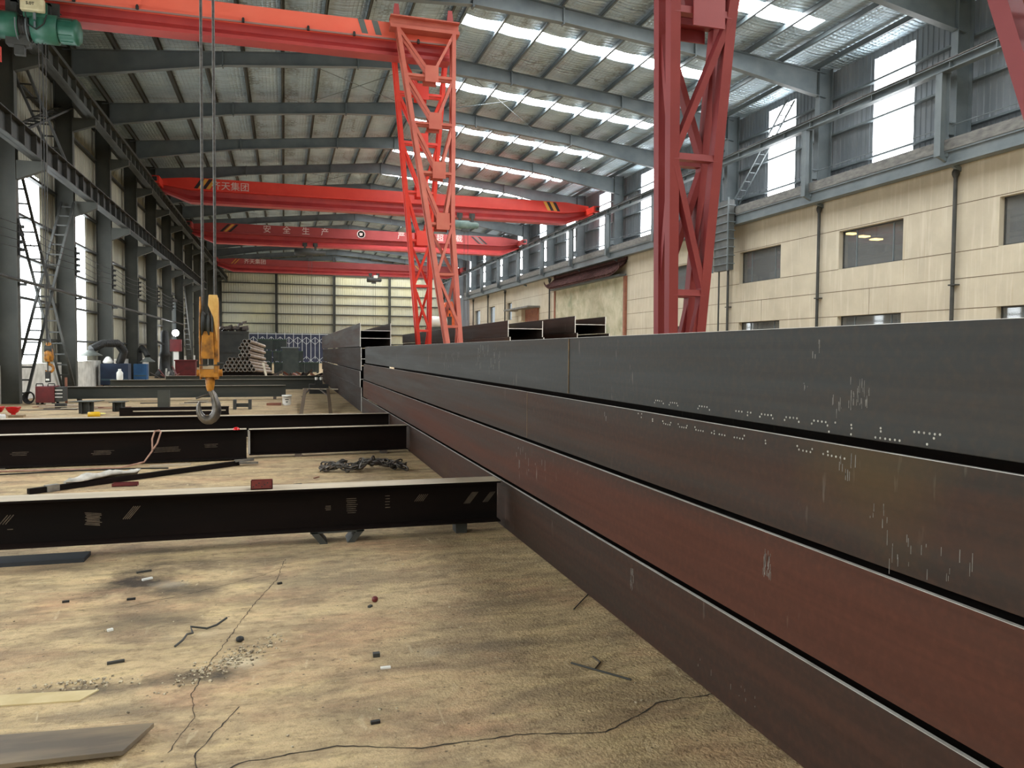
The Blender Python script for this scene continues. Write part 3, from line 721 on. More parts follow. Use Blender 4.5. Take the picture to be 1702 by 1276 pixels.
b = MB(); b.box(-.52, -.49, 11.955, 12.04, .07, .42); b.build('end_plate', edge_mat, o)
o, P = floor_beam('black beam left of the pale welded joint, with hose looped over it', -8.0, -.53, 11.4, 11.8, .02, .43)
grind(o, P, ((6.4, .16, .4, .06, .02, 4), (5.6, .15, .3, .05, 0, 4), (4.6, .17, .25, .04, 0, 3), (7.0, .2, .2, .04, 0, 3)), .02)
o, P = floor_beam('third black beam from the camera across the floor, under the hook', -8.0, 1.9, 14.5, 14.55, .05, .38)
floor_beam('grey-black beam lying beyond the white bucket', -6.4, .05, 26.1, 26.45, .09, .37, m=beam_grey)
floor_beam('beam behind the one by the white bucket, in front of the blue cabinet', -6.05, 1.4, 30.8, 31.4, .09, .4, m=beam_grey)
floor_beam('farthest dark beam across the floor before the pipe pile', -4.9, 1.6, 36, 36.4, .09, .38, m=beam_grey)
# short channel piece under the hook
o = thing('steel_channel', 'short dark channel with web stiffeners lying under the hook', 'channel', (-2.6, 20.5, 0))
b = MB(); b.box(-3.8, -1.33, 20.35, 20.37, 0, .2); b.box(-3.8, -1.33, 20.37, 20.55, 0, .015); b.box(-3.8, -1.33, 20.37, 20.55, .185, .2); b.build('body', beam_mat, o)
b = MB(); b.box(-3.5, -1.4, 20.335, 20.35, .1, .125); b.build('bar', flange_top, o)
# trestle foot under the nearest beam, dark plate at the left
o = thing('beam_stand', 'small dark angle-iron stand under the nearest beam', 'stand', (.4, 6.6, 0))
b = MB(); b.prism([(.2, .1), (.26, .1), (.34, 0), (.28, 0)], 'y', 6.5, 6.75); b.build('leg', steel_dk, o)
b = MB(); b.prism([(.58, .1), (.64, .1), (.56, 0), (.5, 0)], 'y', 6.5, 6.75); b.build('leg', steel_dk, o)
b = MB(); b.box(.2, .64, 6.5, 6.75, .09, .103); b.build('top_plate', steel_dk, o)
tag(MB().box(1.45, 1.55, 6.6, 6.75, 0, .104).build('packing_block', steel_dk, loc=(1.5, 6.7, 0)), 'small packing block under the right end of the nearest beam', 'block')
tag(MB().box(-3.2, -1.45, 6.4, 6.62, 0, .03).build('steel_plate', M('plate_black', S(34, 38, 44)), loc=(-2.3, 6.6, 0)), 'dark flat plate lying under the left of the nearest beam', 'plate')
for i, (x, y) in enumerate(((-5, 6.7), (-3.6, 11.72), (.2, 12.1), (1.5, 12.2), (-5, 14.62), (1.2, 14.62), (-6, 26.25), (-.3, 26.5), (-5.4, 30.95), (1, 31.5), (-4.4, 36.1), (1.2, 36.5))):
    zt = (.103, .018, .048, .048, .048, .048, .088, .088, .088, .088, .088, .088)[i]
    tag(MB().box(x - .05, x + .05, y - .09, y + .09, 0, zt).build('packing_block', scrap_m, loc=(x, y, 0)), 'low steel packing block under a floor beam', 'block', 'packing blocks under the floor beams')

# ------------------------------------------------------------------ lattice-leg cranes
def girder_profile(zb, zt, w, part):
    H = zt - zb; Z = lambda f: zb + H * f
    half = [(.45, 1), (.45, .57), (.54, .56), (.54, .5)] if part == 'box' else [(.14, .5), (.12, .29), (.5, .1), (.5, 0)]
    return [(-w * a, Z(f)) for a, f in half[:1]] + [(w * a, Z(f)) for a, f in half] + [(-w * a, Z(f)) for a, f in half[:0:-1]]
def girder_mesh(x0, x1, yc, zb, zt, w, dz=0, taper=0, part='box'):
    """girder along x; dz lifts the right end; taper shortens the depth at the ends from below"""
    b = MB(); xs = [x0, x1]; rings = []
    if taper: xs = [x0, x0 + taper, x1 - taper, x1]
    for x in xs:
        z0 = zb + dz * (x - x0) / (x1 - x0); z1 = zt + dz * (x - x0) / (x1 - x0)
        if taper and x in (x0, x1): z0 = z0 + (z1 - z0) * .42; z1 = z1 - (zt - zb) * .12
        rings.append([(x, yc + y, z) for y, z in girder_profile(z0, z1, w, part)])
    b.rings(rings, True, False); return b
def slant(b, x, yf, z0, z1, w, lean): b.add([(x, yf, z0), (x + w, yf, z0), (x + w + lean, yf, z1), (x + lean, yf, z1), (x, yf + .003, z0), (x + w, yf + .003, z0), (x + w + lean, yf + .003, z1), (x + lean, yf + .003, z1)], [(0, 1, 2, 3), (4, 7, 6, 5), (0, 4, 5, 1), (3, 2, 6, 7), (0, 3, 7, 4), (1, 5, 6, 2)])
def interp(tab, z):
    for (a, u), (c, v) in zip(tab[:-1], tab[1:]):
        if z <= c: return u + (v - u) * (z - a) / (c - a)
    return tab[-1][1]
XLT = [(0, 3.72), (1.8, 3.70), (4.65, 3.36), (9.7, 2.74)]
XRT = [(0, 4.0), (1.8, 4.01), (4.65, 3.93), (9.7, 4.16)]
HZ = [.35, 1.0, 2.2, 3.45, 4.68, 5.95, 7.2, 8.42, 9.62]
def lattice_leg(crane, Yc, sg, m, name='leg', ytop=.42, slope=.205):
    yf = lambda z: Yc + sg * (ytop + slope * (9.7 - z))
    leg = MB(); dp = .115; cw = .098
    def pt(side, face, z): return Vector(((interp(XLT, z) if side < 0 else interp(XRT, z)), yf(z) + face * dp, z))
    zs = [.3, 1.8, 4.65, 9.62]
    for side in (-1, 1):
        for face in (-1, 1):
            for a, c in zip(zs[:-1], zs[1:]): leg.bar(pt(side, face, a), pt(side, face, c), cw, cw, (0, 1, 0))
    leg = leg.build(name, m, crane)
    def sub(nm, p, q, w=.07, h=.07):
        b = MB(); b.bar(p, q, w, h, (0, 1, 0)); b.build(nm, m, leg)
    for i, z in enumerate(HZ[1:-1]):
        for face in (-1, 1): sub('crossbar', pt(-1, face, z), pt(1, face, z), .06, .09)
        for side in (-1, 1): sub('side_bar', pt(side, -1, z), pt(side, 1, z), .06, .07)
    for i in range(len(HZ) - 1):
        za, zb = HZ[i], HZ[i + 1]
        for face in (-1, 1):
            if za < 1.0:
                continue
            if zb <= 2.3:
                mid = (pt(-1, face, za) + pt(1, face, za)) / 2
                sub('diagonal', mid, pt(1, face, zb)); sub('diagonal', mid, pt(-1, face, zb), .05, .05)
            elif zb <= 4.7:
                r_ = (zb > 4) == (face < 0)
                sub('diagonal', pt(-1 if r_ else 1, face, za), pt(1 if r_ else -1, face, zb), .06, .095)
            else:
                mid = (pt(-1, face, za) + pt(1, face, za)) / 2 + Vector((.04, 0, .12))
                sub('diagonal', mid + Vector((-.06, 0, 0)), pt(-1, face, zb)); sub('diagonal', mid + Vector((.06, 0, 0)), pt(1, face, zb))
                b = MB(); w = .16 if zb < 9.6 else .17
                c = mid + Vector((0, face * .06, -.06)); b.box(c.x - w, c.x + w, c.y - .008, c.y + .008, c.z - .2, c.z + .2); b.build('gusset_plate', m, leg)
        side_z = (za, zb) if i % 2 else (zb, za)
        if za > 1: 
            for side in (-1, 1): sub('side_diagonal', pt(side, -1, side_z[0]), pt(side, 1, side_z[1]), .05, .05)
    # head beam the leg hangs from, and the wheel box on the floor rail
    b = MB(); y = yf(9.7); b.box(2.56, 4.3, y - .17, y + .17, 9.62, 9.7); b.box(2.56, 4.3, y - .02, y + .02, 9.7, 9.9); b.box(2.56, 4.3, y - .17, y + .17, 9.9, 9.93); b.build('head_beam', m, crane)
    for x in (2.72, 4.08):
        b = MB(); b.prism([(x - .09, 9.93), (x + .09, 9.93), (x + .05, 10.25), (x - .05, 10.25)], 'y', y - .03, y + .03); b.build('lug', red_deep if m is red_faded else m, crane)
    y = yf(.2); b = MB(); b.box(3.66, 4.08, y - .4, y + .4, .14, .36)
    wb = b.build('wheel_box', m, crane)
    for dy in (-.28, .28):
        b = MB(); b.cyl((3.8, y + dy, .13), (3.94, y + dy, .13), .125, 16); b.build('wheel', rail_mat, wb)
def gantry(label, Yc, mn, mf, ns=.205):
    c = thing('gantry_crane', label, 'crane', (3.9, Yc, 0))
    g = girder_mesh(-6.95, 4.15, Yc, 8.98, 9.8, .46, dz=.08).build('girder', orange, c)
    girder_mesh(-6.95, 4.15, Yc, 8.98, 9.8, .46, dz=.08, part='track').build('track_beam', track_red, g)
    b = MB(); b.bar((-6.9, Yc - .25, 9.375), (4.1, Yc - .25, 9.455), .03, .035); b.build('cable_angle', M('angle_pink', S(150, 116, 110)) if 'angle_pink' not in bpy.data.materials else bpy.data.materials['angle_pink'], g)
    lattice_leg(c, Yc, -1, mn, slope=ns); lattice_leg(c, Yc, 1, mf)
    b = MB()
    for x in (1.78, 2.12): slant(b, x + .14, Yc - .215, 9.45, 9.86, .15, -.13)
    b.build('warning_stripe', stripe_g, g)
    for x in (-4.5, -3.2, -.9, .6, 1.7, 3.3):
        b = MB(); b.box(x - .03, x + .03, Yc - .31, Yc - .24, 9.4, 9.48); b.lathe((x, Yc - .27, 9.46), [(.03, 0), (.02, .03), (.025, .05)], 8); b.build('cable_clip', black, g)
    b = MB(); b.box(-7.15, -6.5, Yc - 1.6, Yc + 1.6, 8.5, 8.85); b.box(-7.0, -6.5, Yc - .22, Yc + .22, 8.85, 9.9); ec = b.build('end_carriage', red, c)
    b = MB(); b.prism([(Yc - 1.4, 8.5), (Yc - 1.0, 8.5), (Yc - 1.0, 7.72), (Yc - 1.4, 7.72)], 'x', -6.9, -6.66); b.prism([(Yc + 1.0, 8.5), (Yc + 1.4, 8.5), (Yc + 1.4, 7.72), (Yc + 1.0, 7.72)], 'x', -6.9, -6.66); b.build('wheel_frame', red, c)
    return c
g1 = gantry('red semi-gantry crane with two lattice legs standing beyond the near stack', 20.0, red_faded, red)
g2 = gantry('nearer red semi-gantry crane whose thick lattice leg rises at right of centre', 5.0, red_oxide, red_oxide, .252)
b = MB(); b.box(3.82, 3.92, Y0, 60, 0, .02)
tag(b.build('floor_rail', rail_mat, loc=(3.87, 20, 0)), 'crane rail on the floor beyond the near stack', 'rail')

# electric hoist on the far semi-gantry crane
o = thing('electric_hoist', 'green drum hoist with cream control box under the gantry girder, upper left', 'hoist', (-5.1, 19.45, 8.3))
yh = 19.45; zh = 8.62
b = MB(); b.lathe((-5.95, yh, zh), [(.05, 0), (.25, .02), (.29, .08), (.29, .42), (.25, .46)], 24, (1, 0, 0)); b.build('gear_case', green, o)
b = MB(); b.lathe((-5.5, yh, zh), [(.22, 0), (.22, .5)], 24, (1, 0, 0))
for i in range(10): b.lathe((-5.48 + i * .046, yh, zh), [(.22, 0), (.235, .012), (.22, .03)], 24, (1, 0, 0))
b.build('rope_drum', black, o)
b = MB(); b.lathe((-5.25, yh, zh), [(.27, 0), (.31, .02), (.31, .5), (.28, .52)], 24, (1, 0, 0)); b.build('drum_shell', green, o)
b = MB(); b.lathe((-4.73, yh, zh), [(.24, 0), (.26, .03), (.26, .3), (.275, .32), (.275, .36), (.22, .42), (.06, .44)], 24, (1, 0, 0))
for i in range(10):
    a = 2 * PI * i / 10; b.box(-4.7, -4.45, yh + .262 * math.cos(a) - .008, yh + .262 * math.cos(a) + .008, zh + .262 * math.sin(a) - .008, zh + .262 * math.sin(a) + .008)
b.build('motor', green, o)
for x in (-5.95, -5.5, -5.3):
    b = MB(); b.tube([(x, yh - .33 * math.cos(t), zh - .33 * math.sin(t)) for t in [PI * i / 14 - .2 for i in range(17)]], .014, 6); b.build('guard_hoop', steel_rt, o)
for x in (-5.6, -4.95):
    b = MB(); b.box(x - .06, x + .06, yh - .05, yh + .05, zh + .2, zh + .55); b.box(x - .2, x + .2, yh + .1, yh + .16, zh + .3, zh + .62); b.box(x - .06, x + .06, yh - .05, yh + .4, zh + .5, zh + .55)
    b.cyl((x - .12, yh + .33, 9.05), (x - .12, yh + .4, 9.05), .09, 14); b.cyl((x + .12, yh + .33, 9.05), (x + .12, yh + .4, 9.05), .09, 14); b.build('trolley_bracket', steel_dk, o)
b = MB(); b.box(-5.38, -4.92, yh - .42, yh - .27, zh + .22, zh + .5); cb = b.build('control_box', cream, o, bevel=.03)
b = MB(); b.box(-5.36, -4.9, yh - .27, yh - .2, zh + .14, zh + .46); b.build('box_back', green, o)
b = MB(); b.cyl((-5.12, yh - .34, zh + .06), (-5.12, yh - .34, zh + .2), .03, 10); b.cyl((-5.12, yh - .34, zh - .1), (-5.12, yh - .34, zh + .02), .022, 10); b.build('gland', steel_rt, o)
b = MB(); b.tube([(-5.3, yh - .33, zh + .2), (-5.26, yh - .32, zh - .05), (-5.1, yh - .32, zh - .14), (-4.95, yh - .32, zh), (-4.9, yh - .3, zh + .2)], .014, 6); b.build('cable', black, o)
b = MB(); b.box(-5.75, -5.3, yh - .1, yh + .12, zh - .42, zh - .2); b.box(-5.6, -5.4, yh - .06, yh + .06, zh - .62, zh - .4); b.build('rope_guide', steel_dk, o)
def text(body, name, m, parent, loc, size, ext=.004, rot=(PI / 2, 0, 0), align='CENTER'):
    cu = bpy.data.curves.new(name, 'FONT'); cu.body = body; cu.size = size; cu.extrude = ext; cu.align_x = align; cu.align_y = 'CENTER'
    cu.materials.append(m); tmp = bpy.data.objects.new(name, cu); COL.objects.link(tmp)
    me = bpy.data.meshes.new_from_object(tmp.evaluated_get(bpy.context.evaluated_depsgraph_get()))
    bpy.data.objects.remove(tmp); me.name = name
    t = bpy.data.objects.new(name, me); COL.objects.link(t); t.parent = parent
    base = Vector((0, 0, 0)); p = parent
    while p is not None: base += p.location; p = p.parent
    t.location = Vector(loc) - base; t.rotation_euler = rot; return t
text('5.0T', 'lettering', black, cb, (-5.18, yh - .424, zh + .36), .09)
for i, x in enumerate((-5.13, -4.99)):
    b = MB(); b.tube([(x, 19.4, 8.3), (x + (.07 if i == 0 else -.02), 19.35, 1.72)], .009, 5)
    tag(b.build('wire_rope', rope_mat, loc=(x, 19.4, 8)), '%s thin rope from the green hoist down to its small yellow hook block' % ('left' if i == 0 else 'right'), 'rope')
o = thing('hook_block', 'small yellow hook block hanging by the left wall above the red welder', 'hook', (-5.02, 19.35, 1.3))
b = MB(); b.lathe((-5.02, 19.35, 1.32), [(.07, 0), (.1, .06), (.09, .22), (.06, .34), (.05, .42)], 10); b.build('cheek_plate', yellow, o)
b = MB(); b.cyl((-5.09, 19.35, 1.6), (-4.95, 19.35, 1.6), .09, 14); b.build('sheave', steel_dk, o)
b = MB(); b.tube([(-5.02 + .085 * math.cos(a), 19.35, 1.17 + .085 * math.sin(a)) for a in [PI / 2 - i * .42 for i in range(11)]], [.03] * 8 + [.026, .02, .012], 8); b.cyl((-5.02, 19.35, 1.25), (-5.02, 19.35, 1.34), .028, 8); b.build('hook', yellow, o)
o = thing('pendant_control', 'black push-button pendant hanging in front of the white plinth wall', 'control', (-5.03, 19.3, .9))
b = MB(); b.box(-5.08, -4.98, 19.26, 19.34, .86, 1.1); b.build('body', black, o, bevel=.01)
b = MB(); b.box(-5.065, -4.995, 19.255, 19.26, .9, .94); b.build('label_plate', whiteplastic, o)
b = MB(); b.tube([(-5.03, 19.3, 1.1), (-5.03, 19.3, 1.3), (-5.06, 19.42, 8.3)], .012, 6); b.build('cable', black, o)

# the near hook block with its ropes
HX, HY = -.43, 5.0
o = thing('hook_block', 'large worn yellow hook block with steel hook hanging in the left foreground', 'hook', (HX, HY, 1.93)); big_hook = o
b = MB()
def cheek(xo, th):
    prof = [(-.035, .0), (-.06, .05), (-.062, .16), (-.07, .3), (-.062, .38), (-.03, .52), (-.02, .56), (.04, .56), (.055, .52), (.07, .36), (.066, .16), (.06, .05), (.035, 0)]
    b.prism([(HY + p[0] * .9, 1.36 + p[1]) for p in prof], 'x', xo, xo + th)
cheek(HX - .072, .012); cheek(HX + .03, .03); b.build('cheek_plate', yellow, o, bevel=.004)
b = MB(); b.prism([(HX - .06, 1.5), (HX + .035, 1.5), (HX + .03, 1.68), (HX - .05, 1.69)], 'y', HY - .07, HY - .04); b.build('guard_plate', yellow, o, bevel=.004)
b = MB(); b.prism([(HX + .0, 1.93), (HX + .06, 1.93), (HX + .068, 1.88), (HX + .055, 1.62), (HX + .03, 1.78), (HX - .005, 1.86)], 'y', HY - .075, HY - .05); b.build('guard_plate', M('guard_pale', S(226, 184, 110), S(196, 140, 60), 8, .5), o, bevel=.004)
b = MB(); b.lathe((HX - .055, HY, 1.73), [(.02, 0), (.1, .002), (.1, .01), (.075, .025), (.075, .035), (.1, .05), (.1, .06), (.02, .062)], 24, (1, 0, 0)); b.build('sheave', steel_dk, o)
b = MB(); b.box(HX - .07, HX + .062, HY - .05, HY + .05, 1.375, 1.43); b.cyl((HX - .095, HY, 1.405), (HX + .085, HY, 1.405), .024, 12); b.build('crosshead', yellow, o, bevel=.004)
b = MB(); b.box(HX - .075, HX + .07, HY - .062, HY - .052, 1.455, 1.462); b.cyl((HX + .055, HY - .06, 1.47), (HX + .1, HY - .06, 1.47), .008, 8); b.cyl((HX - .085, HY, 1.62), (HX - .06, HY, 1.62), .025, 12); b.build('pin', steel_dk, o)
b = MB(); b.lathe((HX - .002, HY, 1.28), [(.022, 0), (.03, .03), (.034, .06), (.034, .1)], 14); b.build('shank', yellow, o)
b = MB(); pts = []; rs = []
cx, cz, rr = HX - .02, 1.168, .062
pts += [(HX, HY, 1.33), (HX + .004, HY, 1.28), (HX + .022, HY, 1.25)]; rs += [.02, .02, .024]
for i in range(14):
    a = math.radians(38 - i * 19); pts.append((cx + (rr + .004 * (i > 2)) * math.cos(a), HY, cz + 1.38 * rr * math.sin(a))); rs.append([.028, .031, .033, .034, .035, .035, .034, .032, .029, .026, .023, .019, .014, .007][i])
b.tube(pts, rs, 14); b.build('hook', hook_steel, o)
b = MB(); b.tube([(HX - .005, HY - .03, 1.262), (HX - .05, HY - .03, 1.25), (HX - .1, HY - .02, 1.232)], .008, 6); b.build('latch', rail_mat, o)
big_hook.scale = (.8, 1, .89)
for i, (x, xt) in enumerate(((HX - .037, HX - .03), (HX + .028, HX + .036))):
    b = MB(); b.tube([(x, HY - .02 + .06 * i, 1.78), (x, HY - .02 + .06 * i, 1.92), (xt, HY, 8.5)], .0085, 7)
    tag(b.build('wire_rope', rope_mat, loc=(x, HY, 2)), '%s thick wire rope running up from the large yellow hook block' % ('left' if i == 0 else 'right'), 'rope')
o = thing('electric_hoist', 'drum hoist above the large yellow hook, under the nearer crane girder', 'hoist', (HX, HY, 8.5))
b = MB(); b.lathe((HX - .5, HY, 8.6), [(.2, 0), (.24, .03), (.24, 1), (.2, 1.03)], 20, (1, 0, 0)); b.build('drum_shell', green, o)
b = MB(); b.box(HX - .3, HX + .3, HY - .05, HY + .05, 8.8, 9.0); b.build('trolley_bracket', steel_dk, o)

# ------------------------------------------------------------------ far overhead cranes
def overhead(label, Yc, zb, zt, m, w=.7):
    c = thing('bridge_crane', label, 'crane', (6.3, Yc, zb))
    g = girder_mesh(-6.7, 19.3, Yc, zb, zt, w, taper=1.6).build('girder', m, c)
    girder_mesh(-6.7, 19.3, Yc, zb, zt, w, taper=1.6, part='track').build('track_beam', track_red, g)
    for x in (-6.72, 19.31):
        b = MB(); zr = 10.68 if x < 0 else 10.58
        b.box(x - .2, x + .2, Yc - 1.7, Yc + 1.7, zr + .05, zr + .45); b.build('end_carriage', m, c)
        for dy in (-1.3, 1.3):
            k = MB(); k.cyl((x - .07, Yc + dy, zr + .13), (x + .07, Yc + dy, zr + .13), .13, 14); k.build('wheel', rail_mat, c)
        b = MB(); b.box(x - .1, x + .1, Yc - 1.9, Yc - 1.7, zr + .15, zr + .35); b.build('buffer', black, c)
    return c, g
def stripes(g, xs, yf, z0, z1, lean, ms, w=.22):
    for x, m in zip(xs, ms):
        b = MB(); slant(b, x, yf, z0, z1, w, lean); b.build('warning_stripe', m, g)
cA, gA = overhead('bright red overhead bridge crane nearest of the three far ones', 48, 10.02, 11.42, red)
yA = 48 - .7 * .45 - .002
stripes(gA, (-4.95, -4.73, -4.51, -4.29), yA, 10.75, 11.38, .42, (stripe_k, stripe_y, stripe_k, stripe_y), .2)
stripes(gA, (16.5, 16.72, 16.94, 17.16), yA, 10.75, 11.38, -.35, (stripe_y, stripe_k, stripe_y, stripe_k), .2)
text('齐天集团', 'lettering', letter, gA, (-2.93, yA - .003, 11.02), .52)
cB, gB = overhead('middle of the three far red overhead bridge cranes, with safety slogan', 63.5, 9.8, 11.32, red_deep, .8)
yB = 63.5 - .8 * .45 - .002
stripes(gB, (-4.7, -4.4, -4.1), yB, 10.65, 11.25, .6, (stripe_k, stripe_y, stripe_k), .2)
stripes(gB, (15.7, 16.0, 16.3), yB, 10.65, 11.25, -.7, (stripe_k, stripe_g, stripe_k), .2)
for ch, x in zip('安全生产严禁超载', (-1.23, .23, 1.68, 3.14, 9.2, 10.8, 12.4, 14.0)): text(ch, 'lettering', letter, gB, (x, yB - .003, 10.98), .62)
b = MB(); b.lathe((5.97, yB, 10.98), [(.34, 0), (.34, .006), (.26, .006), (.26, 0)], 20, (0, -1, 0)); b.box(5.85, 6.09, yB - .006, yB, 10.86, 11.1); b.build('emblem', letter, gB)
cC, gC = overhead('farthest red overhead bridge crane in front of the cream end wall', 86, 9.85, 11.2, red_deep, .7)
yC = 86 - .7 * .45 - .002
stripes(gC, (-5.3, -5.0), yC, 10.6, 11.15, .5, (stripe_y, stripe_y), .1)
stripes(gC, (14.5, 14.9), yC, 10.6, 11.15, -.5, (stripe_y, stripe_y), .14)
text('齐天集团', 'lettering', letter, gC, (-2.9, yC - .003, 10.9), .56)
def far_hoist(label, x, Y, zb, m, box=None, w=1.6):
    o = thing('electric_hoist', label, 'hoist', (x, Y, zb - .5))
    b = MB(); b.lathe((x - w / 2, Y - .45, zb - .45), [(.2, 0), (.26, .05), (.26, w * .6), (.2, w * .62), (.2, w - .1), (.12, w)], 16, (1, 0, 0)); b.build('drum', m, o)
    for dx in (-.4, .4): b = MB(); b.box(x + dx - .08, x + dx + .08, Y - .5, Y - .36, zb - .3, zb + .25); b.box(x + dx - .18, x + dx + .18, Y - .42, Y - .36, zb, zb + .3); b.build('trolley', steel_dk, o)
    if box: b = MB(); b.box(x - .1, x + .35, Y - .8, Y - .68, zb - .25, zb + .05); b.build('control_box', box, o)
    b = MB(); b.box(x - .3, x + .2, Y - .55, Y - .4, zb - .85, zb - .65); b.build('rope_guide', steel_dk, o)
    for i, dx in enumerate((-.12, .12)):
        b = MB(); b.cyl((x + dx, Y - .45, zb - .8), (x + dx, Y - .45, 3.6), .014, 5); b.build('rope', rope_mat, o)
    return o
far_hoist('grey-green hoist under the nearest far bridge crane, right of the lattice leg', 11.0, 48, 10.02, M('hoist_greygreen', S(84, 108, 102), S(110, 128, 120), 4))
far_hoist('dark hoist with ropes under the middle far bridge crane', 2.0, 63.5, 9.8, steel_dk, None, 2.4)
far_hoist('small dark hoist with white box on the farthest bridge crane', 9.5, 86, 9.85, steel_dk, whiteplastic)

# ------------------------------------------------------------------ along the office front
o = thing('mural_canopy', 'dark tiled canopy with upturned corners over the painted wall panel', 'canopy', (19.7, 49.6, 6.3))
b = MB(); n = 14; ya, yb_ = 42.9, 56.6; vs = []
for i in range(41):
    y = ya + (yb_ - ya) * i / 40; e = min(y - ya, yb_ - y); up = .35 * max(0, 1 - e / 1.6) ** 2; inn = .0
    for j in range(8):
        t = j / 7; x = 20.08 - .72 * t; z = 7.3 - .85 * t ** .75 * 1.0 + up * t
        yy = y + (0 if .02 < i / 40 < .98 else (1 if i == 0 else -1) * (1 - t) * .55)
        vs += [(x, yy, z), (x, yy, z - .07)]
fs = []
for i in range(40):
    for j in range(7):
        p = (i * 8 + j) * 2; q = p + 16; fs += [(p, q, q + 2, p + 2), (p + 1, p + 3, q + 3, q + 1)]
    p = (i * 8 + 7) * 2; fs.append((p, p + 16, p + 17, p + 1))
b.add(vs, fs); b.build('tiled_roof', tile_m, o, norm=False)
b = MB()
for i in range(48):
    y = ya + .5 + (yb_ - ya - 1) * i / 47; e = min(y - ya, yb_ - y); up = .35 * max(0, 1 - e / 1.6) ** 2
    b.tube([(20.06 - .74 * t, y, 7.33 - .85 * t ** .75 + up * t) for t in (.05, .3, .6, 1)], .075, 6)
b.build('cover_tiles', tile_m, o)
b = MB(); b.box(19.98, 20.1, ya + .5, yb_ - .5, 7.28, 7.45)
for y in (ya + .45, yb_ - .45): b.prism([(y - .16, 7.3), (y + .16, 7.3), (y + .13, 7.75), (y + .02, 7.85), (y - .12, 7.75)], 'x', 19.95, 20.1)
b.build('ridge', tile_m, o)
b = MB()
for y in (ya, yb_): b.tube([(19.4, y, 6.8), (19.34, y + (.1 if y < 50 else -.1) * -1, 6.95), (19.33, y + (.12 if y < 50 else -.12) * -1, 7.08)], [.05, .045, .02], 8)
b.build('corner_tip', tile_m, o)
b = MB(); b.box(19.62, 20.08, ya + .5, yb_ - .5, 6.32, 6.44); b.build('eave_board', steel_rt, o)
o = thing('painted_wall_panel', 'faded landscape-painted wall panel between two brown posts', 'panel', (20.0, 49.6, 0))
b = MB(); b.box(20.0, 20.09, 43.5, 55.9, .5, 6.32); b.build('painting', mural_m, o)
for y in (43.35, 56.0): b = MB(); b.box(19.93, 20.09, y - .12, y + .12, 0, 6.32); b.build('post', brown_post, o)
o = thing('door_canopy', 'concrete slab canopy with dark doorway on the far office front', 'canopy', (19.7, 63, 5))
b = MB(); b.box(19.0, 20.09, 59.9, 67, 5.28, 5.42); b.build('slab', concrete_m, o)
b = MB(); b.box(19.95, 20.09, 60.2, 63.5, 3.5, 5.28); b.build('dark_panel', brown_post, o)
b = MB(); b.box(19.6, 20.09, 63.5, 64.4, 4.3, 5.28); b.build('bracket', facade_m, o)
o = thing('ladder_duct', 'grey ribbed vertical cable ladder box hanging below the right ledge', 'duct', (19.25, 31.1, 5.35))
b = MB(); b.box(19.1, 19.36, 30.5, 31.72, 5.38, 8.5); b.build('panel', M('duct_grey', S(84, 86, 84), S(66, 70, 70), 3), o)
for i in range(8):
    m_ = MB(); z = 5.66 + .37 * i; m_.box(19.04, 19.4, 30.45, 31.77, z - .02, z + .02); m_.build('rib', steel_rt, o)
for y in (30.5, 31.74): b = MB(); b.box(19.02, 19.08, y - .03, y + .03, 5.33, 8.6); b.build('side_rail', steel_rt, o)
for y in (30.75, 31.5):
    b = MB(); b.cyl((19.25, y, 0), (19.25, y, 5.4), .04, 8); b.build('conduit', steel_dk, o)
o = thing('site_ladder', 'slanted light ladder rising over the right ledge to the window', 'ladder', (19.9, 31, 8.2))
for dx in (0, .35):
    b = MB(); b.bar((19.75 + dx, 31.6, 8.2), (19.75 + dx, 27.4, 12.0), .05, .05); b.build('stringer', steel_rt, o)
for i in range(12):
    t = (i + .5) / 12; b = MB(); p = Vector((19.75, 31.6 - 4.2 * t, 8.2 + 3.8 * t)); b.bar(p, p + Vector((.35, 0, 0)), .03, .03, (0, 1, 0)); b.build('rung', steel_rt, o)
# machine corner far right
o = thing('orange_cabinet', 'orange sheet-metal machine cabinet at the far right end of the hall', 'machine', (17.8, 86, 0))
b = MB(); b.box(17.1, 18.5, 85.3, 86.7, 0, 6.6); b.build('body', M('cabinet_orange', S(226, 104, 52), S(206, 88, 44), 2), o)
b = MB(); b.prism([(17.1, 6.6), (18.5, 6.6), (18.2, 7.3), (17.5, 7.2)], 'y', 85.4, 86.6); b.build('hood', M('cabinet_orange2', S(216, 96, 48)), o)
for z in (4.9, 5.6, 6.3):
    for x in (17.35, 17.8): b = MB(); b.box(x, x + .16, 85.27, 85.3, z, z + .3); b.build('vent', black, o)
o = thing('steel_tank', 'pale horizontal tank on a dark base at the far right end', 'tank', (15.6, 80, 0))
b = MB(); b.lathe((14.6, 80, 4.7), [(.3, 0), (.62, .15), (.62, 1.8), (.3, 1.95)], 20, (1, 0, 0)); b.build('shell', M('tank_pale', S(196, 190, 180)), o)
b = MB(); b.box(14.3, 16.8, 79.4, 80.6, 0, 4.1); b.box(16.4, 16.9, 79.5, 80.5, 4.1, 5.3); b.build('base', steel_dk, o)

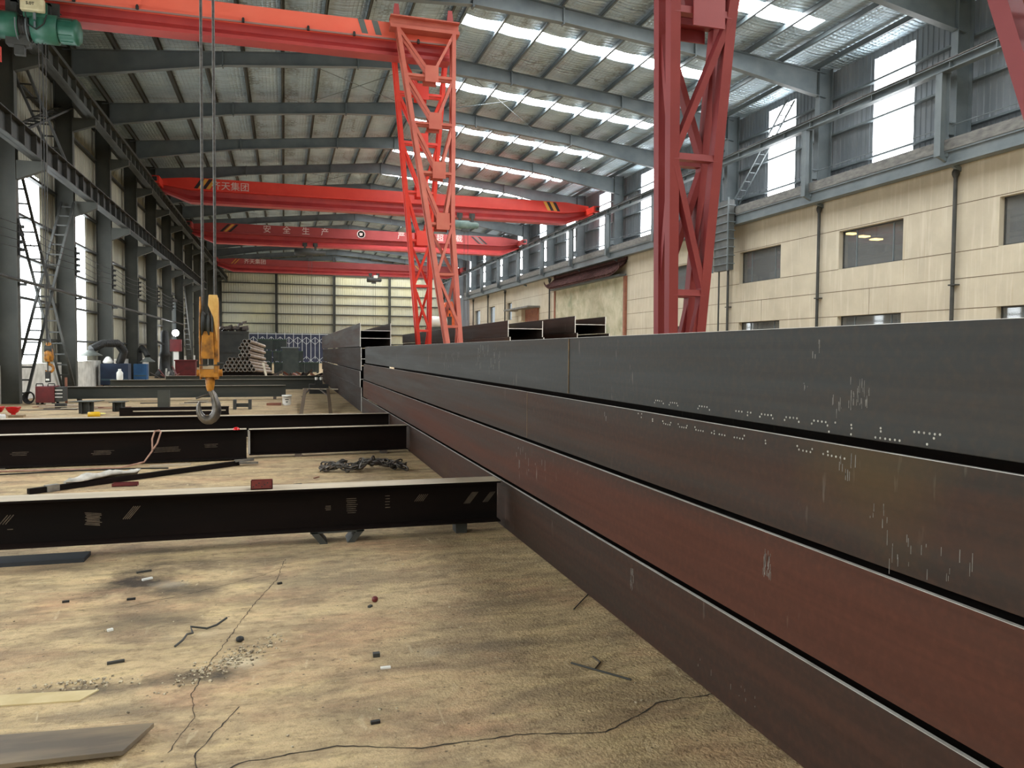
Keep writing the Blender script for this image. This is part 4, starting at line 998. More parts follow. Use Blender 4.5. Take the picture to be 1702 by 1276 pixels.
# ------------------------------------------------------------------ far end: fence panels, rack, crates, pipes
fence_n = 0
for i in range(20):
    x = -7.2 + i * 1.04
    if 5.0 < x < 12.8: continue
    o = thing('fence_panel', 'white-framed blue panel leaning in the row before the cream end wall', 'fence panel', (x + .5, 99, 0), 'white-framed panels at the far end')
    b = MB(); b.box(x + .03, x + 1.0, 99.05, 99.08, .1, 3.7); b.build('sheet', M('sheet_blue', S(34, 44, 68), S(50, 56, 80), 1.5) if i == 0 else bpy.data.materials['sheet_blue'], o)
    b = MB()
    for xx in (x, x + .5): b.box(xx - .03, xx + .03, 98.98, 99.04, 0 if xx == x else .6, 3.85 if xx == x else 3.3)
    for s in (0, .5):
        for z in (.9, 3.3):
            sg = 1 if s == 0 else -1
            b.bar((x + s, 99, z - .45 * (sg > 0)), (x + s + .5, 99, z - .45 * (sg < 0)), .045, .045, (0, 1, 0)); b.bar((x + s, 99, z - .45 - .45 * (sg < 0)), (x + s + .5, 99, z - .45 - .45 * (sg > 0)), .045, .045, (0, 1, 0))
    b.box(x, x + 1.04, 98.97, 99.0, 3.62, 3.7); b.build('frame', frame_w, o)
o = thing('parts_bin', 'tall dark steel bin heaped with parts by the far left columns', 'bin', (-3.7, 62.5, 0))
b = MB(); b.box(-4.8, -2.6, 61.8, 63.4, 0, 3.05); b.build('bin', M('bin_dark', S(44, 48, 48), S(58, 60, 58), 2), o)
b = MB(); b.box(-4.85, -2.55, 61.75, 61.8, 2.85, 3.05); b.box(-4.85, -2.55, 61.75, 61.8, 1.4, 1.5); b.build('rim', steel_dk, o)
for i in range(46):
    c = (R.uniform(-4.6, -2.8), R.uniform(61.95, 63.2), 3.12 + abs(R.gauss(0, .18))); r = R.uniform(.1, .2); b = MB()
    if i % 2: b.cyl((c[0] - r, c[1], c[2]), (c[0] + r, c[1] + R.uniform(-.2, .2), c[2] + R.uniform(-.1, .2)), r * .6, 8)
    else: b.obox(c, Vector((r, .05, .04)), Vector((-.04, r * .8, 0)), Vector((0, .03, r * .6)))
    tag(b.build('steel_part', scrap_m, loc=c), 'small dark steel part heaped in the tall bin', 'part', 'parts heaped in the bin')
# crates
cr = [(-1.3, 56, 0), (-.2, 56, 0), (.9, 56.2, 0), (-1.3, 56, .8), (-.25, 56, .8), (.8, 56.1, .8), (-1.25, 56, 1.6), (-.3, 56.1, 1.6), (-2.4, 55, 0), (-2.4, 55, .8), (1.9, 57, 0)]
base = thing('storage_crate', 'dark crate in the stacks behind the pipe pile', 'crate', (cr[0][0], cr[0][1], 0), 'crates behind the pipe pile')
b = MB(); b.box(cr[0][0] - .48, cr[0][0] + .48, 55.6, 56.4, .08, .76)
for s in range(5): x = cr[0][0] - .46 + s * .225; b.box(x, x + .03, 55.57, 55.6, .08, .76)
b.build('body', crate_m, base)
b = MB(); b.box(cr[0][0] - .5, cr[0][0] + .5, 55.56, 56.44, .7, .79); b.build('rim', crate_g, base)
b = MB()
for s in (-.4, 0, .4): b.box(cr[0][0] + s - .05, cr[0][0] + s + .05, 55.58, 56.42, 0, .08)
b.build('skid', steel_dk, base)
for x, y, z in cr[1:]: dup(base, (x, y, z), rz=R.uniform(-.06, .06))
o = tag(MB().box(-.2, 1.0, 52.2, 53, 1.78, 1.84).build('flat_board', M('board_pale', S(120, 126, 128)), loc=(.4, 52.6, 1.8)), 'pale flat board laid on a low bench before the blue panels', 'board')
tag(MB().box(-.1, .9, 52.25, 52.95, 0, 1.78).build('work_bench', crate_m, loc=(.4, 52.6, 0)), 'dark boxy bench carrying a pale flat board', 'bench')
b = MB(); b.prism([(.8, .95), (1.15, .85), (1.5, .86), (1.9, 1.0), (1.5, .92), (1.1, .9)], 'y', 44.8, 45.6)
# scrap heap
for i in range(60):
    x = R.uniform(-.7, 2.3); y = R.uniform(42.5, 46); h = max(.1, .8 - .28 * abs(x - .7)); b = MB()
    d = Vector((R.uniform(-1, 1), R.uniform(-1, 1), R.uniform(-.25, .25))).normalized(); L = R.uniform(.2, .6); d.z = R.uniform(-1, 1) * h; d.normalize(); c = Vector((x, y, abs(d.z) * L * (1 if i % 3 == 0 else .5) + .05))
    if i % 3 == 0: b.bar(c - d * L, c + d * L, .12, .012); b.bar(c - d * L + Vector((0, 0, .05)), c + d * L + Vector((0, 0, .05)), .012, .12)
    elif i % 3 == 1: b.cyl(c - d * L * .5, c + d * L * .5, R.uniform(.05, .14), 10)
    else: b.obox(c, d * L * .5, d.orthogonal().normalized() * L * .35, d.cross(d.orthogonal().normalized()) * .02)
    tag(b.build('scrap_piece', (scrap_m, scrap_m, beam_mat, brown_post, scrap_m)[i % 5], loc=c), 'rusty offcut in the scrap heap right of the pipe pile', 'scrap', 'offcuts in the scrap heap')
# pipes: two lying bundles, open ends toward the camera
def pipe(x, y, z, dx, dz, L=6, r=.093, rc=-1):
    o = thing('steel_pipe', 'grey steel pipe in the stacked pipe pile, open end toward the camera', 'pipe', (x, y, z), 'pipes in the pipe pile')
    d = Vector((dx, 1, dz)).normalized(); p = Vector((x, y, z)); q = p + d * L
    u = d.cross(Vector((0, 0, 1))).normalized(); w = u.cross(d); n = 16
    ring = lambda c, rr: [c + rr * (math.cos(2 * PI * k / n) * u + math.sin(2 * PI * k / n) * w) for k in range(n)]
    b = MB(); b.rings([ring(p + d * 1.2, r * .86), ring(p, r * .86), ring(p, r), ring(q, r)], True); b.build('tube', pipe_m, o)
    b = MB(); b.rings([ring(p - d * .003, r * .86), ring(p - d * .003, r)], False, False); b.build('cut_rim', pipe_end, o, norm=False)
rp = .1
for row in range(4):
    for i in range(8 - row): pipe(-2.85 + i * .2 + row * .1 + (0), 40 + R.uniform(-.06, .06), rp + .55 + row * .173, .12, -.045)
for row, (n, xo) in enumerate(((3, -1.95), (2, -1.95), (3, -1.95), (2, -1.95), (2, -1.75))):
    for i in range(n): pipe(xo + i * .2 + (row % 2) * .1 - .1, 39.8 + R.uniform(-.04, .04), rp + .55 + .71 + row * .173, .12, -.045, 5)
tag(MB().box(-3.1, -1.0, 40.2, 40.5, 0, .53).build('pipe_bearer', beam_mat, loc=(-2, 40.3, 0)), 'front dark bearer beam under the pipe pile', 'bearer')
tag(MB().box(-2.9, -.4, 44.6, 44.8, 0, .33).build('pipe_bearer', beam_mat, loc=(-2, 44.7, 0)), 'rear dark bearer beam under the pipe pile', 'bearer')
b = MB(); b.bar((-1.05, 39, 1.0), (-.82, 38.6, .5), .09, .03)
tag(MB().bar((-.98, 39.3, 1.0), (-.75, 38.6, .02), .1, .03).build('wood_lath', flange_top, loc=(-.9, 39, 0)), 'pale lath leaning on the right side of the pipe pile', 'lath')

# ------------------------------------------------------------------ welding places along the left wall
def extractor(label, x, y, sc_, cab, hood_dx, arm):
    o = thing('fume_extractor', label, 'extractor', (x, y, 0))
    w, d, h = cab
    b = MB(); b.box(x - w / 2, x + w / 2, y - d / 2, y + d / 2, .05, h); b.build('cabinet', navy if w > .7 else blue, o, bevel=.01)
    b = MB(); b.box(x - w / 2 + .03, x + w / 2 - .03, y - d / 2 - .004, y - d / 2, h * .25, h * .33)
    b.build('lettering_band', M('band_%d' % int(y), S(60, 84, 96)), o)
    for sx in (-1, 1):
        k = MB(); k.cyl((x + sx * w * .4 - .02, y - d * .4, .05), (x + sx * w * .4 + .02, y - d * .4, .05), .05, 10); k.build('caster', black, o)
    k = MB(); k.tube(arm, [.16 * sc_] * len(arm), 12)
    for a, c in zip(arm[:-1], arm[1:]):
        a = Vector(a); c = Vector(c); n = 9
        for i in range(n): k.tube([a + (c - a) * (i / n), a + (c - a) * ((i + .4) / n)], .17 * sc_, 12)
    k.build('hose_arm', black, o)
    e = Vector(arm[-1]); k = MB(); k.lathe((e.x, e.y, e.z - .28), [(.42 * sc_, 0), (.44 * sc_, .03), (.2 * sc_, .17), (.13 * sc_, .24)], 18); k.build('hood', M('hood_grey_%d' % int(y), S(86, 90, 84)), o)
    return o
extractor('fume extractor with navy cabinet and drooping black arm, in front of the plinth wall', -7.1, 37.4, 1.0, (1.1, .7, .98), -1, [(-6.95, 37.4, .98), (-6.75, 37.3, 1.5), (-6.95, 37.1, 1.86), (-7.4, 36.4, 1.84), (-7.75, 35.9, 1.6)])
extractor('fume extractor with bright blue cabinet, farther along the plinth wall', -7.15, 43.9, .8, (.62, .6, .86), 1, [(-7.2, 43.9, .86), (-7.2, 43.9, 1.5), (-7.05, 43.6, 1.72), (-6.85, 43.3, 1.5), (-6.7, 43.1, 1.25)])
o = thing('black_column_machine', 'dark upright machine before the third bay of the left wall', 'machine', (-6.5, 47.5, 0))
b = MB(); b.lathe((-6.5, 47.5, 0), [(.55, 0), (.5, .3), (.3, .5), (.25, 1.2), (.33, 1.3), (.24, 1.5), (.2, 2.6), (.12, 2.7)], 14); b.build('body', black, o)
b = MB(); b.bar((-6.5, 47.3, 1.9), (-6.9, 46.8, 2.1), .1, .1); b.build('arm', black, o)
o = thing('red_cabinet', 'small red box on a white stand near the bright gate', 'cabinet', (-6.9, 56, 1.5))
b = MB(); b.box(-7.3, -6.6, 55.7, 56.2, 1.5, 2.3); b.build('box', maroon, o)
b = MB(); b.box(-7.1, -6.8, 55.8, 56.1, 0, 1.5); b.build('stand', whiteplastic, o)
o = thing('work_lamp', 'blazing white welding flash by the far left columns', 'lamp', (-7.2, 57.25, 2.75))  # bright welding flash; its lens, housing and arm are made-up parts
b = MB(); b.lathe((-7.1, 56.95, 2.75), [(.02, 0), (.22, .04), (.2, .06)], 12, (.3, -1, 0)); b.build('lens', emit('lamp_white', (.9, .95, 1, 1), 40), o)
b = MB(); b.lathe((-7.12, 57.02, 2.75), [(.24, -.03), (.24, .05), (.1, .2)], 12, (-.3, 1, 0)); b.build('housing', black, o)
b = MB(); b.bar((-7.15, 57.25, 2.7), (-7.35, 57.25, 2.7), .05, .05); b.build('arm', black, o)
# red welding machine with handles
o = thing('welding_machine', 'dark red welding machine at the left, by the end of a grey beam', 'welder', (-6.58, 25.2, 0))
b = MB(); b.box(-6.82, -6.34, 24.9, 25.5, .06, .53); b.build('case', maroon, o, bevel=.015)
for x in (-6.72, -6.42): b = MB(); b.tube([(x - .09, 24.95, .53), (x - .08, 24.95, .6), (x + .08, 24.95, .6), (x + .09, 24.95, .53)], .018, 6); b.build('handle', black, o)
b = MB(); b.box(-6.34, -6.12, 24.95, 25.4, .08, .5); b.build('side_vents', steel_dk, o)
for z in (.2, .3, .4): k = MB(); k.box(-6.33, -6.14, 24.93, 24.95, z, z + .03); k.build('fin', edge_mat, o)
b = MB()
for x in (-6.78, -6.38):
    for y in (24.95, 25.4): b.box(x - .03, x + .03, y - .03, y + .03, 0, .06)
b.build('foot', black, o)
o = thing('cable_coil', 'black coil of cable lying left of the red welding machine', 'cable', (-7.0, 25.2, 0))
b = MB()
for i in range(5): b.tube([(-7.05 + (.14 - .012 * i) * math.cos(a), 25.2 + .05 * (i - 2), .2 + (.17 - .01 * i) * math.sin(a)) for a in [2 * PI * q / 18 for q in range(19)]], .02, 6)
b.build('coil', black, o)
tag(MB().bar((-6.2, 25.6, 0), (-6.2, 25.6, .76), .06, .04).build('upright_bar', brown_post, loc=(-6.2, 25.6, 0)), 'short brown bar standing upright behind the red welder', 'bar')
# red helmets, paper, wood
def helmet(label, x, y):
    o = thing('safety_helmet', label, 'helmet', (x, y, 0))
    b = MB(); b.lathe((x, y, .0), [(.03, .0), (.05, .03), (.045, .05)], 14); b.build('knob', redplastic, o)
    b = MB(); b.lathe((x, y, .05), [(.05, 0), (.1, .03), (.145, .1), (.165, .15), (.172, .155), (.15, .14), (.09, .06)], 20); b.build('shell', redplastic, o)
    return o
helmet('upturned red safety helmet on the floor at the left edge', -6.22, 21.0)
helmet('second red helmet cut by the left picture edge', -6.62, 21.2)
tag(MB().prism([(-6.6, 20.3), (-6.2, 20.15), (-6.15, 20.25), (-6.32, 20.75), (-6.6, 20.8)], 'z', .0, .06).build('white_carton', whiteplastic, loc=(-6.4, 20.4, 0)), 'flat white carton on the floor at the left edge', 'carton')
tag(MB().box(-6.15, -5.85, 20.4, 20.6, 0, .05).build('wood_block', M('wood', S(150, 126, 92), S(120, 98, 70), 8), loc=(-6, 20.5, 0)), 'small wood block right of the red helmet', 'block')
tag(MB().box(-5.95, -5.7, 23.4, 23.6, 0, .12).build('steel_block', black, loc=(-5.8, 23.5, 0)), 'black steel block behind the red helmet', 'block')
# stub pieces between the beams
def stub(label, x, y, w=.34, h=.3, rz=0, top=.36):
    o = thing('beam_stub', label, 'stub', (x, y, 0))
    b = MB(); b.box(x - w / 2, x + w / 2, y - .01, y + .01, .0, h); b.box(x - .09, x - .075, y - .12, y + .12, 0, h); b.box(x + .075, x + .09, y - .12, y + .12, 0, h); b.build('web', steel_dk, o)
    b = MB(); b.prism([(x - top, y - .2), (x + top * .6, y - .2), (x + top, y + .25), (x - top * .5, y + .25)], 'z', h, h + .015); b.build('plate', steel_col, o); return o
stub('short beam stub with a wide top plate behind the yellow cup', -4.72, 21.3)
stub('short beam stub standing right of the plate-topped one', -4.1, 21.9, .3, .24, 0, .2)
o = thing('square_tube', 'upright grey square tube in front of the beam by the bucket', 'tube', (-3.25, 23.5, 0))
b = MB()
for (x0, x1, y0, y1) in ((-3.4, -3.1, 23.4, 23.41), (-3.4, -3.1, 23.6, 23.61), (-3.4, -3.39, 23.41, 23.6), (-3.11, -3.1, 23.41, 23.6)): b.box(x0, x1, y0, y1, 0, .46)
b.build('body', steel_col, o)
o = thing('yellow_cup', 'yellow plastic cup lying on the floor left of the hook', 'cup', (-4.35, 20.4, 0))
b = MB(); b.lathe((-4.48, 20.35, .05), [(.05, 0), (.06, .01), (.065, .24), (.055, .26)], 14, (1, .1, 0)); b.build('body', yellowplastic, o)
b = MB(); b.lathe((-4.3, 20.75, .03), [(.12, 0), (.12, .02), (.02, .03)], 14); b.build('lid', M('yellow_pale', S(230, 216, 120)), o)
o = thing('paint_bucket', 'white bucket with dark print standing at the end of a beam', 'bucket', (.07, 23.55, 0))
b = MB(); b.lathe((.07, 23.55, 0), [(.105, 0), (.13, .26), (.142, .262), (.142, .3), (.13, .3), (.12, .03)], 20); b.build('body', whiteplastic, o)
b = MB()
for z, w, h in ((.16, .07, .025), (.1, .055, .02), (.08, .04, .012)): b.add([(.07 + (.126 - .02 * (z < .12)) * math.sin(a), 23.55 - (.1315 - .02 * (z < .12) * .25) * math.cos(a), zz) for zz in (z, z + h) for a in (-w * 6, 0, w * 6)], [(0, 1, 4, 3), (1, 2, 5, 4)])
b.build('print', black, o, norm=False)
b = MB(); b.tube([(.07 - .142, 23.55, .28), (.07 - .1, 23.46, .26), (.07, 23.4, .24), (.17, 23.46, .26), (.212, 23.55, .28)], .005, 5); b.build('handle', steel_dk, o)
tag(MB().prism([(-.5, 23.5), (-.1, 23.45), (-.08, 23.7), (-.4, 23.75)], 'z', 0, .07).build('brown_block', brown_post, loc=(-.3, 23.6, 0)), 'low brown block left of the white bucket', 'block')
o = thing('channel_frame', 'short steel channel piece on edge right of the hook', 'channel', (-1.1, 22.1, 0))
b = MB(); b.box(-1.33, -1.25, 22.0, 22.3, 0, .26); b.box(-.94, -.86, 22.0, 22.3, 0, .26); b.build('flange', steel_dk, o)
b = MB(); b.box(-1.25, -.94, 22.14, 22.16, .06, .16); b.build('web', steel_dk, o)
# low trestle of angle iron
o = thing('angle_trestle', 'low brown angle-iron trestle standing before the far stack', 'trestle', (.9, 22, 0))
for (a, c) in (((.38, 19.4, 0), (.62, 24.6, .42)), ((1.1, 19.4, 0), (1.3, 24.6, .42))):
    b = MB(); b.bar(a, c, .09, .05); b.build('leg', M('angle_brown_%d' % int(a[0] * 10), S(96, 78, 56)), o)
b = MB(); b.bar((.55, 24.6, .43), (1.6, 24.4, .42), .03, .03); b.build('crossbar', flange_top, o)
for (a, c) in (((.5, 23.0, .27), (.75, 24.6, .42)), ((1.22, 23.2, .3), (1.05, 24.6, .42))): b = MB(); b.bar(a, c, .04, .03); b.build('stay', scrap_m, o)
o = thing('fire_nozzle', 'small dark stand with two white caps between beams and far stack', 'stand', (1.25, 30, 0))
b = MB(); b.box(.9, 1.6, 29.6, 30.2, 0, .35); b.build('block', black, o)
for x in (1.15, 1.32): b = MB(); b.lathe((x, 29.6, .52), [(.05, 0), (.06, .02), (.06, .1)], 10, (0, 0, 1)); b.build('cap', whiteplastic, o)
b = MB(); b.box(1.1, 1.38, 29.58, 29.66, .35, .52); b.build('neck', black, o)

# ------------------------------------------------------------------ small things on the near floor
o = thing('lifting_chain', 'heap of dark lifting chain lying on the floor beyond the nearest beam', 'chain', (1.0, 10.4, 0))
pts = []
for i in range(92):
    t = i / 91; x = .45 + 1.1 * abs(((t * 3) % 2) - 1) if t < .98 else 1.5
    pts.append(Vector((x + R.uniform(-.03, .03), 10.25 + .3 * t + .08 * math.sin(t * 25) + R.uniform(-.03, .03), .03 + .07 * abs(math.sin(t * 9)) * (1.2 if x < .75 or x > 1.0 else .4) + R.uniform(0, .02))))
for i in range(91):
    p, q = pts[i], pts[i + 1]; d = (q - p).normalized(); kk = 1.35; c = (p + q) / 2
    a = d.orthogonal().normalized(); a = Matrix.Rotation(R.uniform(0, PI), 3, d) @ a
    loop = []
    for k in range(13):
        th = 2 * PI * k / 12; loop.append(c + d * kk * (.034 * math.cos(th) + .014 * (1 if math.cos(th) > 0 else -1)) + a * kk * .021 * math.sin(th))
    for v in loop: v.z = max(v.z, .0125)
    b = MB(); b.tube(loop, .0115, 6, False); b.build('link', rail_mat if i % 3 else hook_steel, o)
o = thing('red_box', 'small open red-brown steel box standing on top of the nearest beam', 'box', (-.18, 6.6, .4665))
b = MB(); b.box(-.265, -.095, 6.56, 6.64, .467, .475); b.box(-.265, -.095, 6.56, 6.566, .467, .54); b.box(-.265, -.259, 6.56, 6.64, .467, .54); b.box(-.101, -.095, 6.56, 6.64, .467, .54); b.box(-.265, -.095, 6.634, 6.64, .467, .54); b.build('body', M('box_red', S(120, 42, 36), S(96, 34, 30), 12), o)
for i in range(7): b = MB(); b.lathe((-.245 + i * .022, 6.5605, .492 + .014 * (i % 3)), [(.0055, 0), (.0055, .0015)], 8, (0, -1, 0)); b.build('hole', black, o)
b = MB(); b.lathe((-.67, 11.78, .4515), [(.05, 0), (.045, .02), (.025, .035), (.005, .04)], 12)
tag(b.build('red_helmet', redplastic, loc=(-.67, 11.78, .45)), 'small red dome lying on the beam left of the pale welded joint', 'helmet')
o = thing('long_bar', 'long dark square bar lying across the floor under a grey cloth', 'bar', (-1.5, 10.4, 0))
b = MB(); b.bar((-2.7, 9.55, .035), (-.62, 11.3, .035), .06, .06); b.build('bar', beam_mat, o)
b = MB(); b.bar((-2.56, 9.66, .04), (-2.46, 9.75, .04), .075, .075); b.build('collar', clamp_m, o)
b = MB(); b.bar((-.66, 11.25, .07), (-.42, 11.35, .07), .05, .03); b.bar((-.6, 11.22, .045), (-.36, 11.3, .03), .04, .03); b.build('clamp', clamp_m, o)
o = MB(); n = 16; vs = []
for i in range(n + 1):
    for j in range(9):
        u, v = i / n, j / 8; x = -2.42 + .66 * u + .05 * math.sin(v * 7); y = 9.93 + .56 * u + (v - .5) * (.34 + .1 * math.sin(u * 6))
        z = .012 + .075 * max(0, math.sin(PI * v)) * (.5 + .5 * math.sin(PI * u)) + .018 * math.sin(u * 19 + v * 9) * math.sin(PI * v)
        db = abs((x + 2.7) * 1.75 - (y - 9.55) * 2.08) / 2.718; z += .078 * math.exp(-(db / .09) ** 4)
        vs.append((x, y, max(.004, z)))
o.add(vs, [(i * 9 + j, (i + 1) * 9 + j, (i + 1) * 9 + j + 1, i * 9 + j + 1) for i in range(n) for j in range(8)], True)
co = tag(o.build('rag_cloth', cloth_m, loc=(-2.1, 10.4, 0), norm=False), 'crumpled grey-white cloth draped over the long dark bar', 'cloth')
md = co.modifiers.new('thick', 'SOLIDIFY'); md.thickness = .004
b = MB(); b.tube([(-4.2, 11.35, .015), (-3.2, 11.35, .015), (-2.6, 11.3, .015), (-2.1, 11.35, .015), (-1.85, 11.5, .06), (-1.76, 11.62, .2), (-1.77, 11.67, .36), (-1.74, 11.7, .462), (-1.69, 11.76, .467), (-1.66, 11.69, .45), (-1.7, 11.64, .3), (-1.75, 11.62, .22)], .012, 8)
tag(b.build('gas_hose', M('hose_pale', S(178, 140, 120), S(150, 112, 94), 10), loc=(-2, 11.4, 0)), 'pale pink hose looped over the beam and running left along the floor', 'hose')
b = MB(); b.tube([(-4.4, 11.0, .012), (-3.4, 11.1, .012), (-2.6, 11.22, .012), (-1.9, 11.24, .012), (-1.5, 11.18, .012)], .01, 6)
tag(b.build('dark_cable', black, loc=(-3, 11.1, 0)), 'thin dark cable on the floor in front of the hose', 'cable')
tag(MB().prism([(-1.75, 11.3), (-1.25, 11.38), (-1.25, 11.46), (-1.75, 11.4)], 'z', 0, .03).build('flat_bar', flange_top, loc=(-1.5, 11.4, 0)), 'flat bar on the floor below the hose loop', 'bar')
o = thing('small_channel', 'small rusty channel offcut right of the cloth on the floor', 'offcut', (-1.8, 9.95, 0))
b = MB(); b.box(-1.93, -1.66, 9.85, 9.95, 0, .008); b.box(-1.93, -1.66, 9.85, 9.857, 0, .04); b.box(-1.93, -1.66, 9.943, 9.95, 0, .04); b.build('body', maroon, o)
# plates at the lower left
o = thing('steel_plate', 'flat grey steel plate with slanted cut end at the lower left corner', 'plate', (-1.2, 3.5, 0))
b = MB(); b.prism([(-2.2, 3.31), (-.61, 3.245), (-.53, 3.46), (-2.2, 3.62)], 'z', .018, .038); b.build('plate', M('plate_grey_flat', S(140, 124, 100), S(100, 90, 78), 3, .5, stretch=(.6, 3, 1)), o, bevel=.002)
b = MB(); b.box(-1.9, -1.85, 3.35, 3.5, 0, .018); b.box(-.8, -.75, 3.3, 3.4, 0, .018); b.build('shim', steel_dk, o)
tag(MB().prism([(-2.0, 3.93), (-1.2, 3.885), (-.9, 3.85), (-.84, 3.95), (-1.2, 4.0), (-2.0, 4.06)], 'z', 0, .006).build('cardboard_strip', M('card_pale', S(214, 196, 152), S(196, 176, 130), 6, .8), loc=(-1.2, 3.95, 0)), 'pale tan strip lying on the floor above the grey plate', 'strip')
b = MB(); b.tube([(-.57, 4.42, .008), (-.54, 4.5, .01), (-.525, 4.56, .02), (-.5, 4.6, .01), (-.52, 4.68, .02), (-.43, 4.65, .012), (-.38, 4.67, .02), (-.33, 4.75, .03)], .006, 6)
tag(b.build('bent_wire', steel_dk, loc=(-.45, 4.6, 0)), 'dark bent wire lying on the near floor, left of centre', 'wire')
tag(MB().tube([(1.41, 3.65, .006), (1.62, 3.38, .006)], .005, 6).build('welding_rod', steel_dk, loc=(1.5, 3.5, 0)), 'thin straight rod on the near floor by the stack', 'rod')
tag(MB().tube([(1.5, 3.55, .005), (1.56, 3.62, .005), (1.55, 3.7, .005)], .004, 6).build('wire_scrap', scrap_m, loc=(1.53, 3.6, 0)), 'small curled wire beside the straight thin rod', 'wire')
tag(MB().tube([(1.72, 4.42, .006), (1.93, 4.68, .012)], .004, 6).build('welding_rod', steel_dk, loc=(1.8, 4.5, 0)), 'thin rod leaning out from under the near stack', 'rod')
b = MB(); b.lathe((.55, 4.91, 0), [(.012, 0), (.02, .01), (.02, .025), (.01, .034)], 10)
tag(b.build('red_nut', maroon, loc=(.55, 4.91, 0)), 'small round dark red knob on the near floor', 'knob')
tag(MB().box(.44, .475, 4.0, 4.03, 0, .02).build('steel_chip', steel_dk, loc=(.46, 4.01, 0)), 'dark square chip below the red knob on the near floor', 'chip')
tag(MB().box(.46, .51, 3.84, 3.86, 0, .008).build('paper_chip', whiteplastic, loc=(.48, 3.85, 0)), 'white sliver lying on the near floor below the dark chip', 'chip')
b = MB(); b.lathe((-.24, 4.42, 0), [(.01, 0), (.022, .008), (.02, .024), (.008, .03)], 8)
tag(b.build('dark_stone', black, loc=(-.24, 4.42, 0)), 'round dark lump beside the rubble patch', 'lump')
for i, (x, y, l, a, m, lb) in enumerate(((-1.35, 5.4, .04, .2, black, 'dark chip on the floor at far left of the near stain'), (-.97, 5.35, .05, .1, black, 'dark chip below the near floor stain'), (-.97, 4.78, .03, .5, whiteplastic, 'tiny white chip on the near floor, left'), (-.95, 5.78, .07, .6, whiteplastic, 'white scrap inside the dark floor stain'), (-1.02, 5.98, .1, .4, steel_dk, 'dark sliver above the floor stain'), (-.87, 4.27, .08, .25, steel_dk, 'dark sliver left of the rubble patch'), (.35, 3.28, .04, .1, black, 'black chip near the long crack'), (-.05, 5.45, .03, .4, black, 'black speck left of the red knob'), (.5, 4.8, .03, .9, steel_dk, 'short dark bit beneath the red knob'), (-2.2, 9.3, .05, .3, black, 'dark bit in front of the long bar'), (.1, 9.5, .1, .2, steel_dk, 'dark strip right of the red box'), (.55, 9.3, .05, .3, black, 'dark bit right of the dark strip'), (.35, 9.9, .12, 1.0, brown_post, 'brown twig in front of the chain'))):
    d = Vector((math.cos(a), math.sin(a), 0)); tag(MB().bar(Vector((x, y, .006)), Vector((x, y, .006)) + d * l, .018, .012).build('floor_chip', m, loc=(x, y, 0)), lb, 'chip')
b = MB()
for i in range(420):
    if i < 260: x = R.gauss(-.27, .13); y = 4.15 + (x + .27) * .9 + R.gauss(0, .07)
    elif i < 340: x = R.gauss(-.95, .12); y = 4.05 + R.gauss(0, .035)
    else: x = R.uniform(-1.6, 1.8); y = R.uniform(2.9, 6)
    if x > 1.9: continue
    s = R.uniform(.002, .0085) * (1 if i < 340 else .8); a = R.uniform(0, 6.28); u = Vector((math.cos(a), math.sin(a), 0)); w = Vector((-u.y, u.x, 0))
    b.obox((x, y, s * .4), u * s, w * s * R.uniform(.5, 1), Vector((0, 0, s * .5)))
tag(b.build('rubble', M('rubble_grey', S(210, 196, 166), S(110, 96, 78), 60, .9, lo=.42, hi=.58), loc=(-.3, 4.2, 0)), 'crumbs of broken concrete and slag scattered on the near floor', 'rubble', kind='stuff')
# loose steel strips by the red welder
for i in range(14):
    x = R.uniform(-6.2, -4.6); y = R.uniform(22.6, 24.6); a = R.uniform(-.25, .25); L = R.uniform(.3, .7); d = Vector((math.cos(a), math.sin(a), 0)); z = .009 + .017 * (i % 3)
    tag(MB().bar(Vector((x, y, z)) - d * L, Vector((x, y, z)) + d * L, .1, .015).build('steel_strip', (scrap_m, brown_post, flange_top)[i % 3], loc=(x, y, 0)), 'loose steel strip in the litter in front of the red welder', 'strip', 'loose strips by the red welder')
for i in range(8):
    x = R.uniform(-3.9, -2.0); y = R.uniform(24.2, 25.6); a = R.uniform(-.2, .2); L = R.uniform(.2, .5); d = Vector((math.cos(a), math.sin(a), 0)); z = .012 + .022 * (i % 2)
    tag(MB().bar(Vector((x, y, z)) - d * L, Vector((x, y, z)) + d * L, .12, .02).build('steel_strip', (scrap_m, flange_top, steel_dk)[i % 3], loc=(x, y, 0)), 'loose steel strip lying in front of the beam by the bucket', 'strip', 'loose strips before the bucket beam')
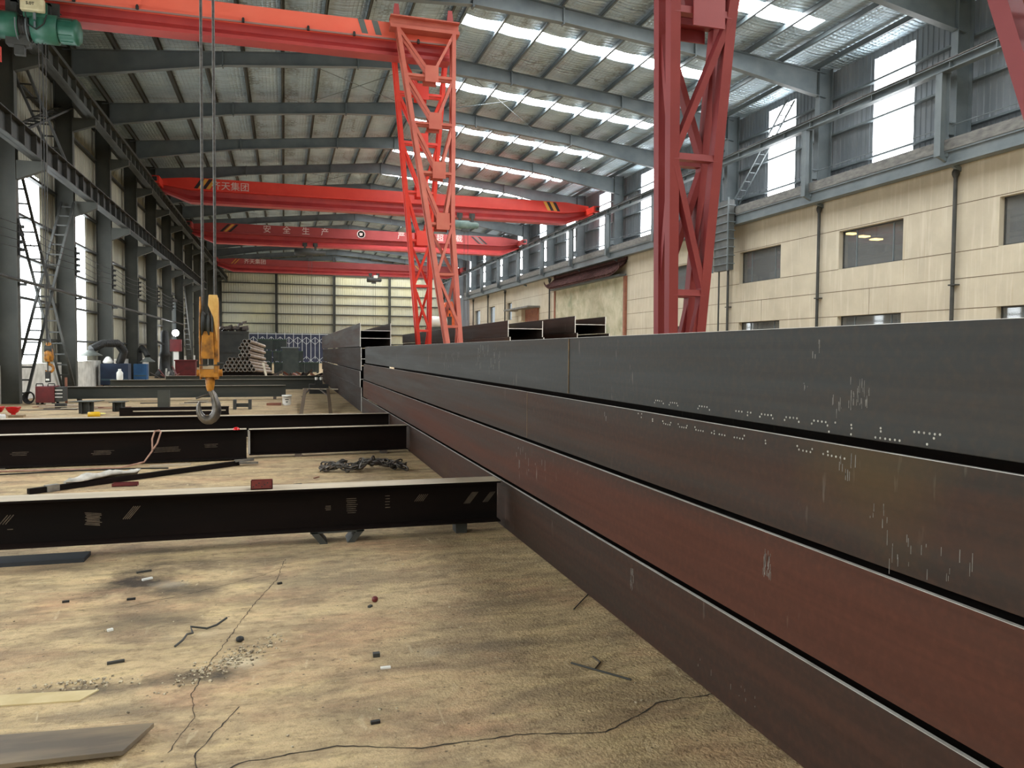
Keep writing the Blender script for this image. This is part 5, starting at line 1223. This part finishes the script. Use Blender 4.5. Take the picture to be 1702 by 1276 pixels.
# litter by the extractors
o = thing('white_sack', 'white plastic sack stuffed on the navy extractor cabinet', 'sack', (-7.1, 37.3, 1.0))
b = MB(); b.lathe((-7.38, 37.25, .99), [(.18, 0), (.22, .06), (.16, .18), (.08, .28), (.02, .3)], 9); b.build('sack', whiteplastic, o)
o = thing('white_bottle', 'white bottle standing on the beam in front of the extractor cabinets', 'bottle', (-5.75, 30.95, .49))
b = MB(); b.lathe((-5.75, 30.95, .4915), [(.1, 0), (.11, .05), (.11, .26), (.05, .34), (.05, .4)], 14); b.build('body', whiteplastic, o)
for i in range(9):
    x = R.uniform(-6.8, -5.4); y = R.uniform(44, 47); L = R.uniform(.3, .8); a = R.uniform(0, PI); d = Vector((math.cos(a), math.sin(a) * .4, R.uniform(.1, .9))).normalized()
    tag(MB().bar(Vector((x, y, .05)), Vector((x, y, .05)) + d * L, .09, .03).build('scrap_board', (brown_post, maroon, cloth_m, scrap_m)[i % 4], loc=(x, y, 0)), 'scrap board in the litter by the bright blue extractor', 'scrap', 'scrap boards by the blue extractor')
o = thing('tool_cabinet', 'red low tool chest with litter before the dark upright machine', 'cabinet', (-5.6, 49, 0))
b = MB(); b.box(-6.1, -5.0, 48.6, 49.4, 0, .95); b.build('body', maroon, o); b = MB(); b.box(-6.15, -4.95, 48.55, 49.45, .95, 1.02); b.build('lid', maroon, o)

# ------------------------------------------------------------------ sky, camera, output
w = bpy.data.worlds.new('sky'); sc.world = w; w.use_nodes = True
w.node_tree.nodes['Background'].inputs['Color'].default_value = (.85, .92, 1, 1)
w.node_tree.nodes['Background'].inputs['Strength'].default_value = 1.0
cd = bpy.data.cameras.new('camera'); cam = bpy.data.objects.new('camera', cd); COL.objects.link(cam); sc.camera = cam
yaw, pit, rol = math.radians(16.5), math.radians(-2.35), math.radians(.43)
fw = Vector((math.sin(yaw) * math.cos(pit), math.cos(yaw) * math.cos(pit), math.sin(pit)))
rt = Vector((math.cos(yaw), -math.sin(yaw), 0)); up = rt.cross(fw)
rt2 = rt * math.cos(rol) + up * math.sin(rol); up2 = up * math.cos(rol) - rt * math.sin(rol)
cam.matrix_world = Matrix(((rt2.x, up2.x, -fw.x, 0), (rt2.y, up2.y, -fw.y, 0), (rt2.z, up2.z, -fw.z, 1.6), (0, 0, 0, 1)))
cd.sensor_width = 36; cd.lens = 1279 / 1702 * 36; cd.clip_start = .05; cd.clip_end = 500
sc.view_settings.view_transform = 'Standard'; sc.view_settings.look = 'None'; sc.view_settings.gamma = 1; sc.view_settings.exposure = 1.32
sc.cycles.use_denoising = True; sc.cycles.max_bounces = 8; sc.cycles.diffuse_bounces = 4; sc.cycles.adaptive_threshold = .015; sc.cycles.sample_clamp_indirect = 8
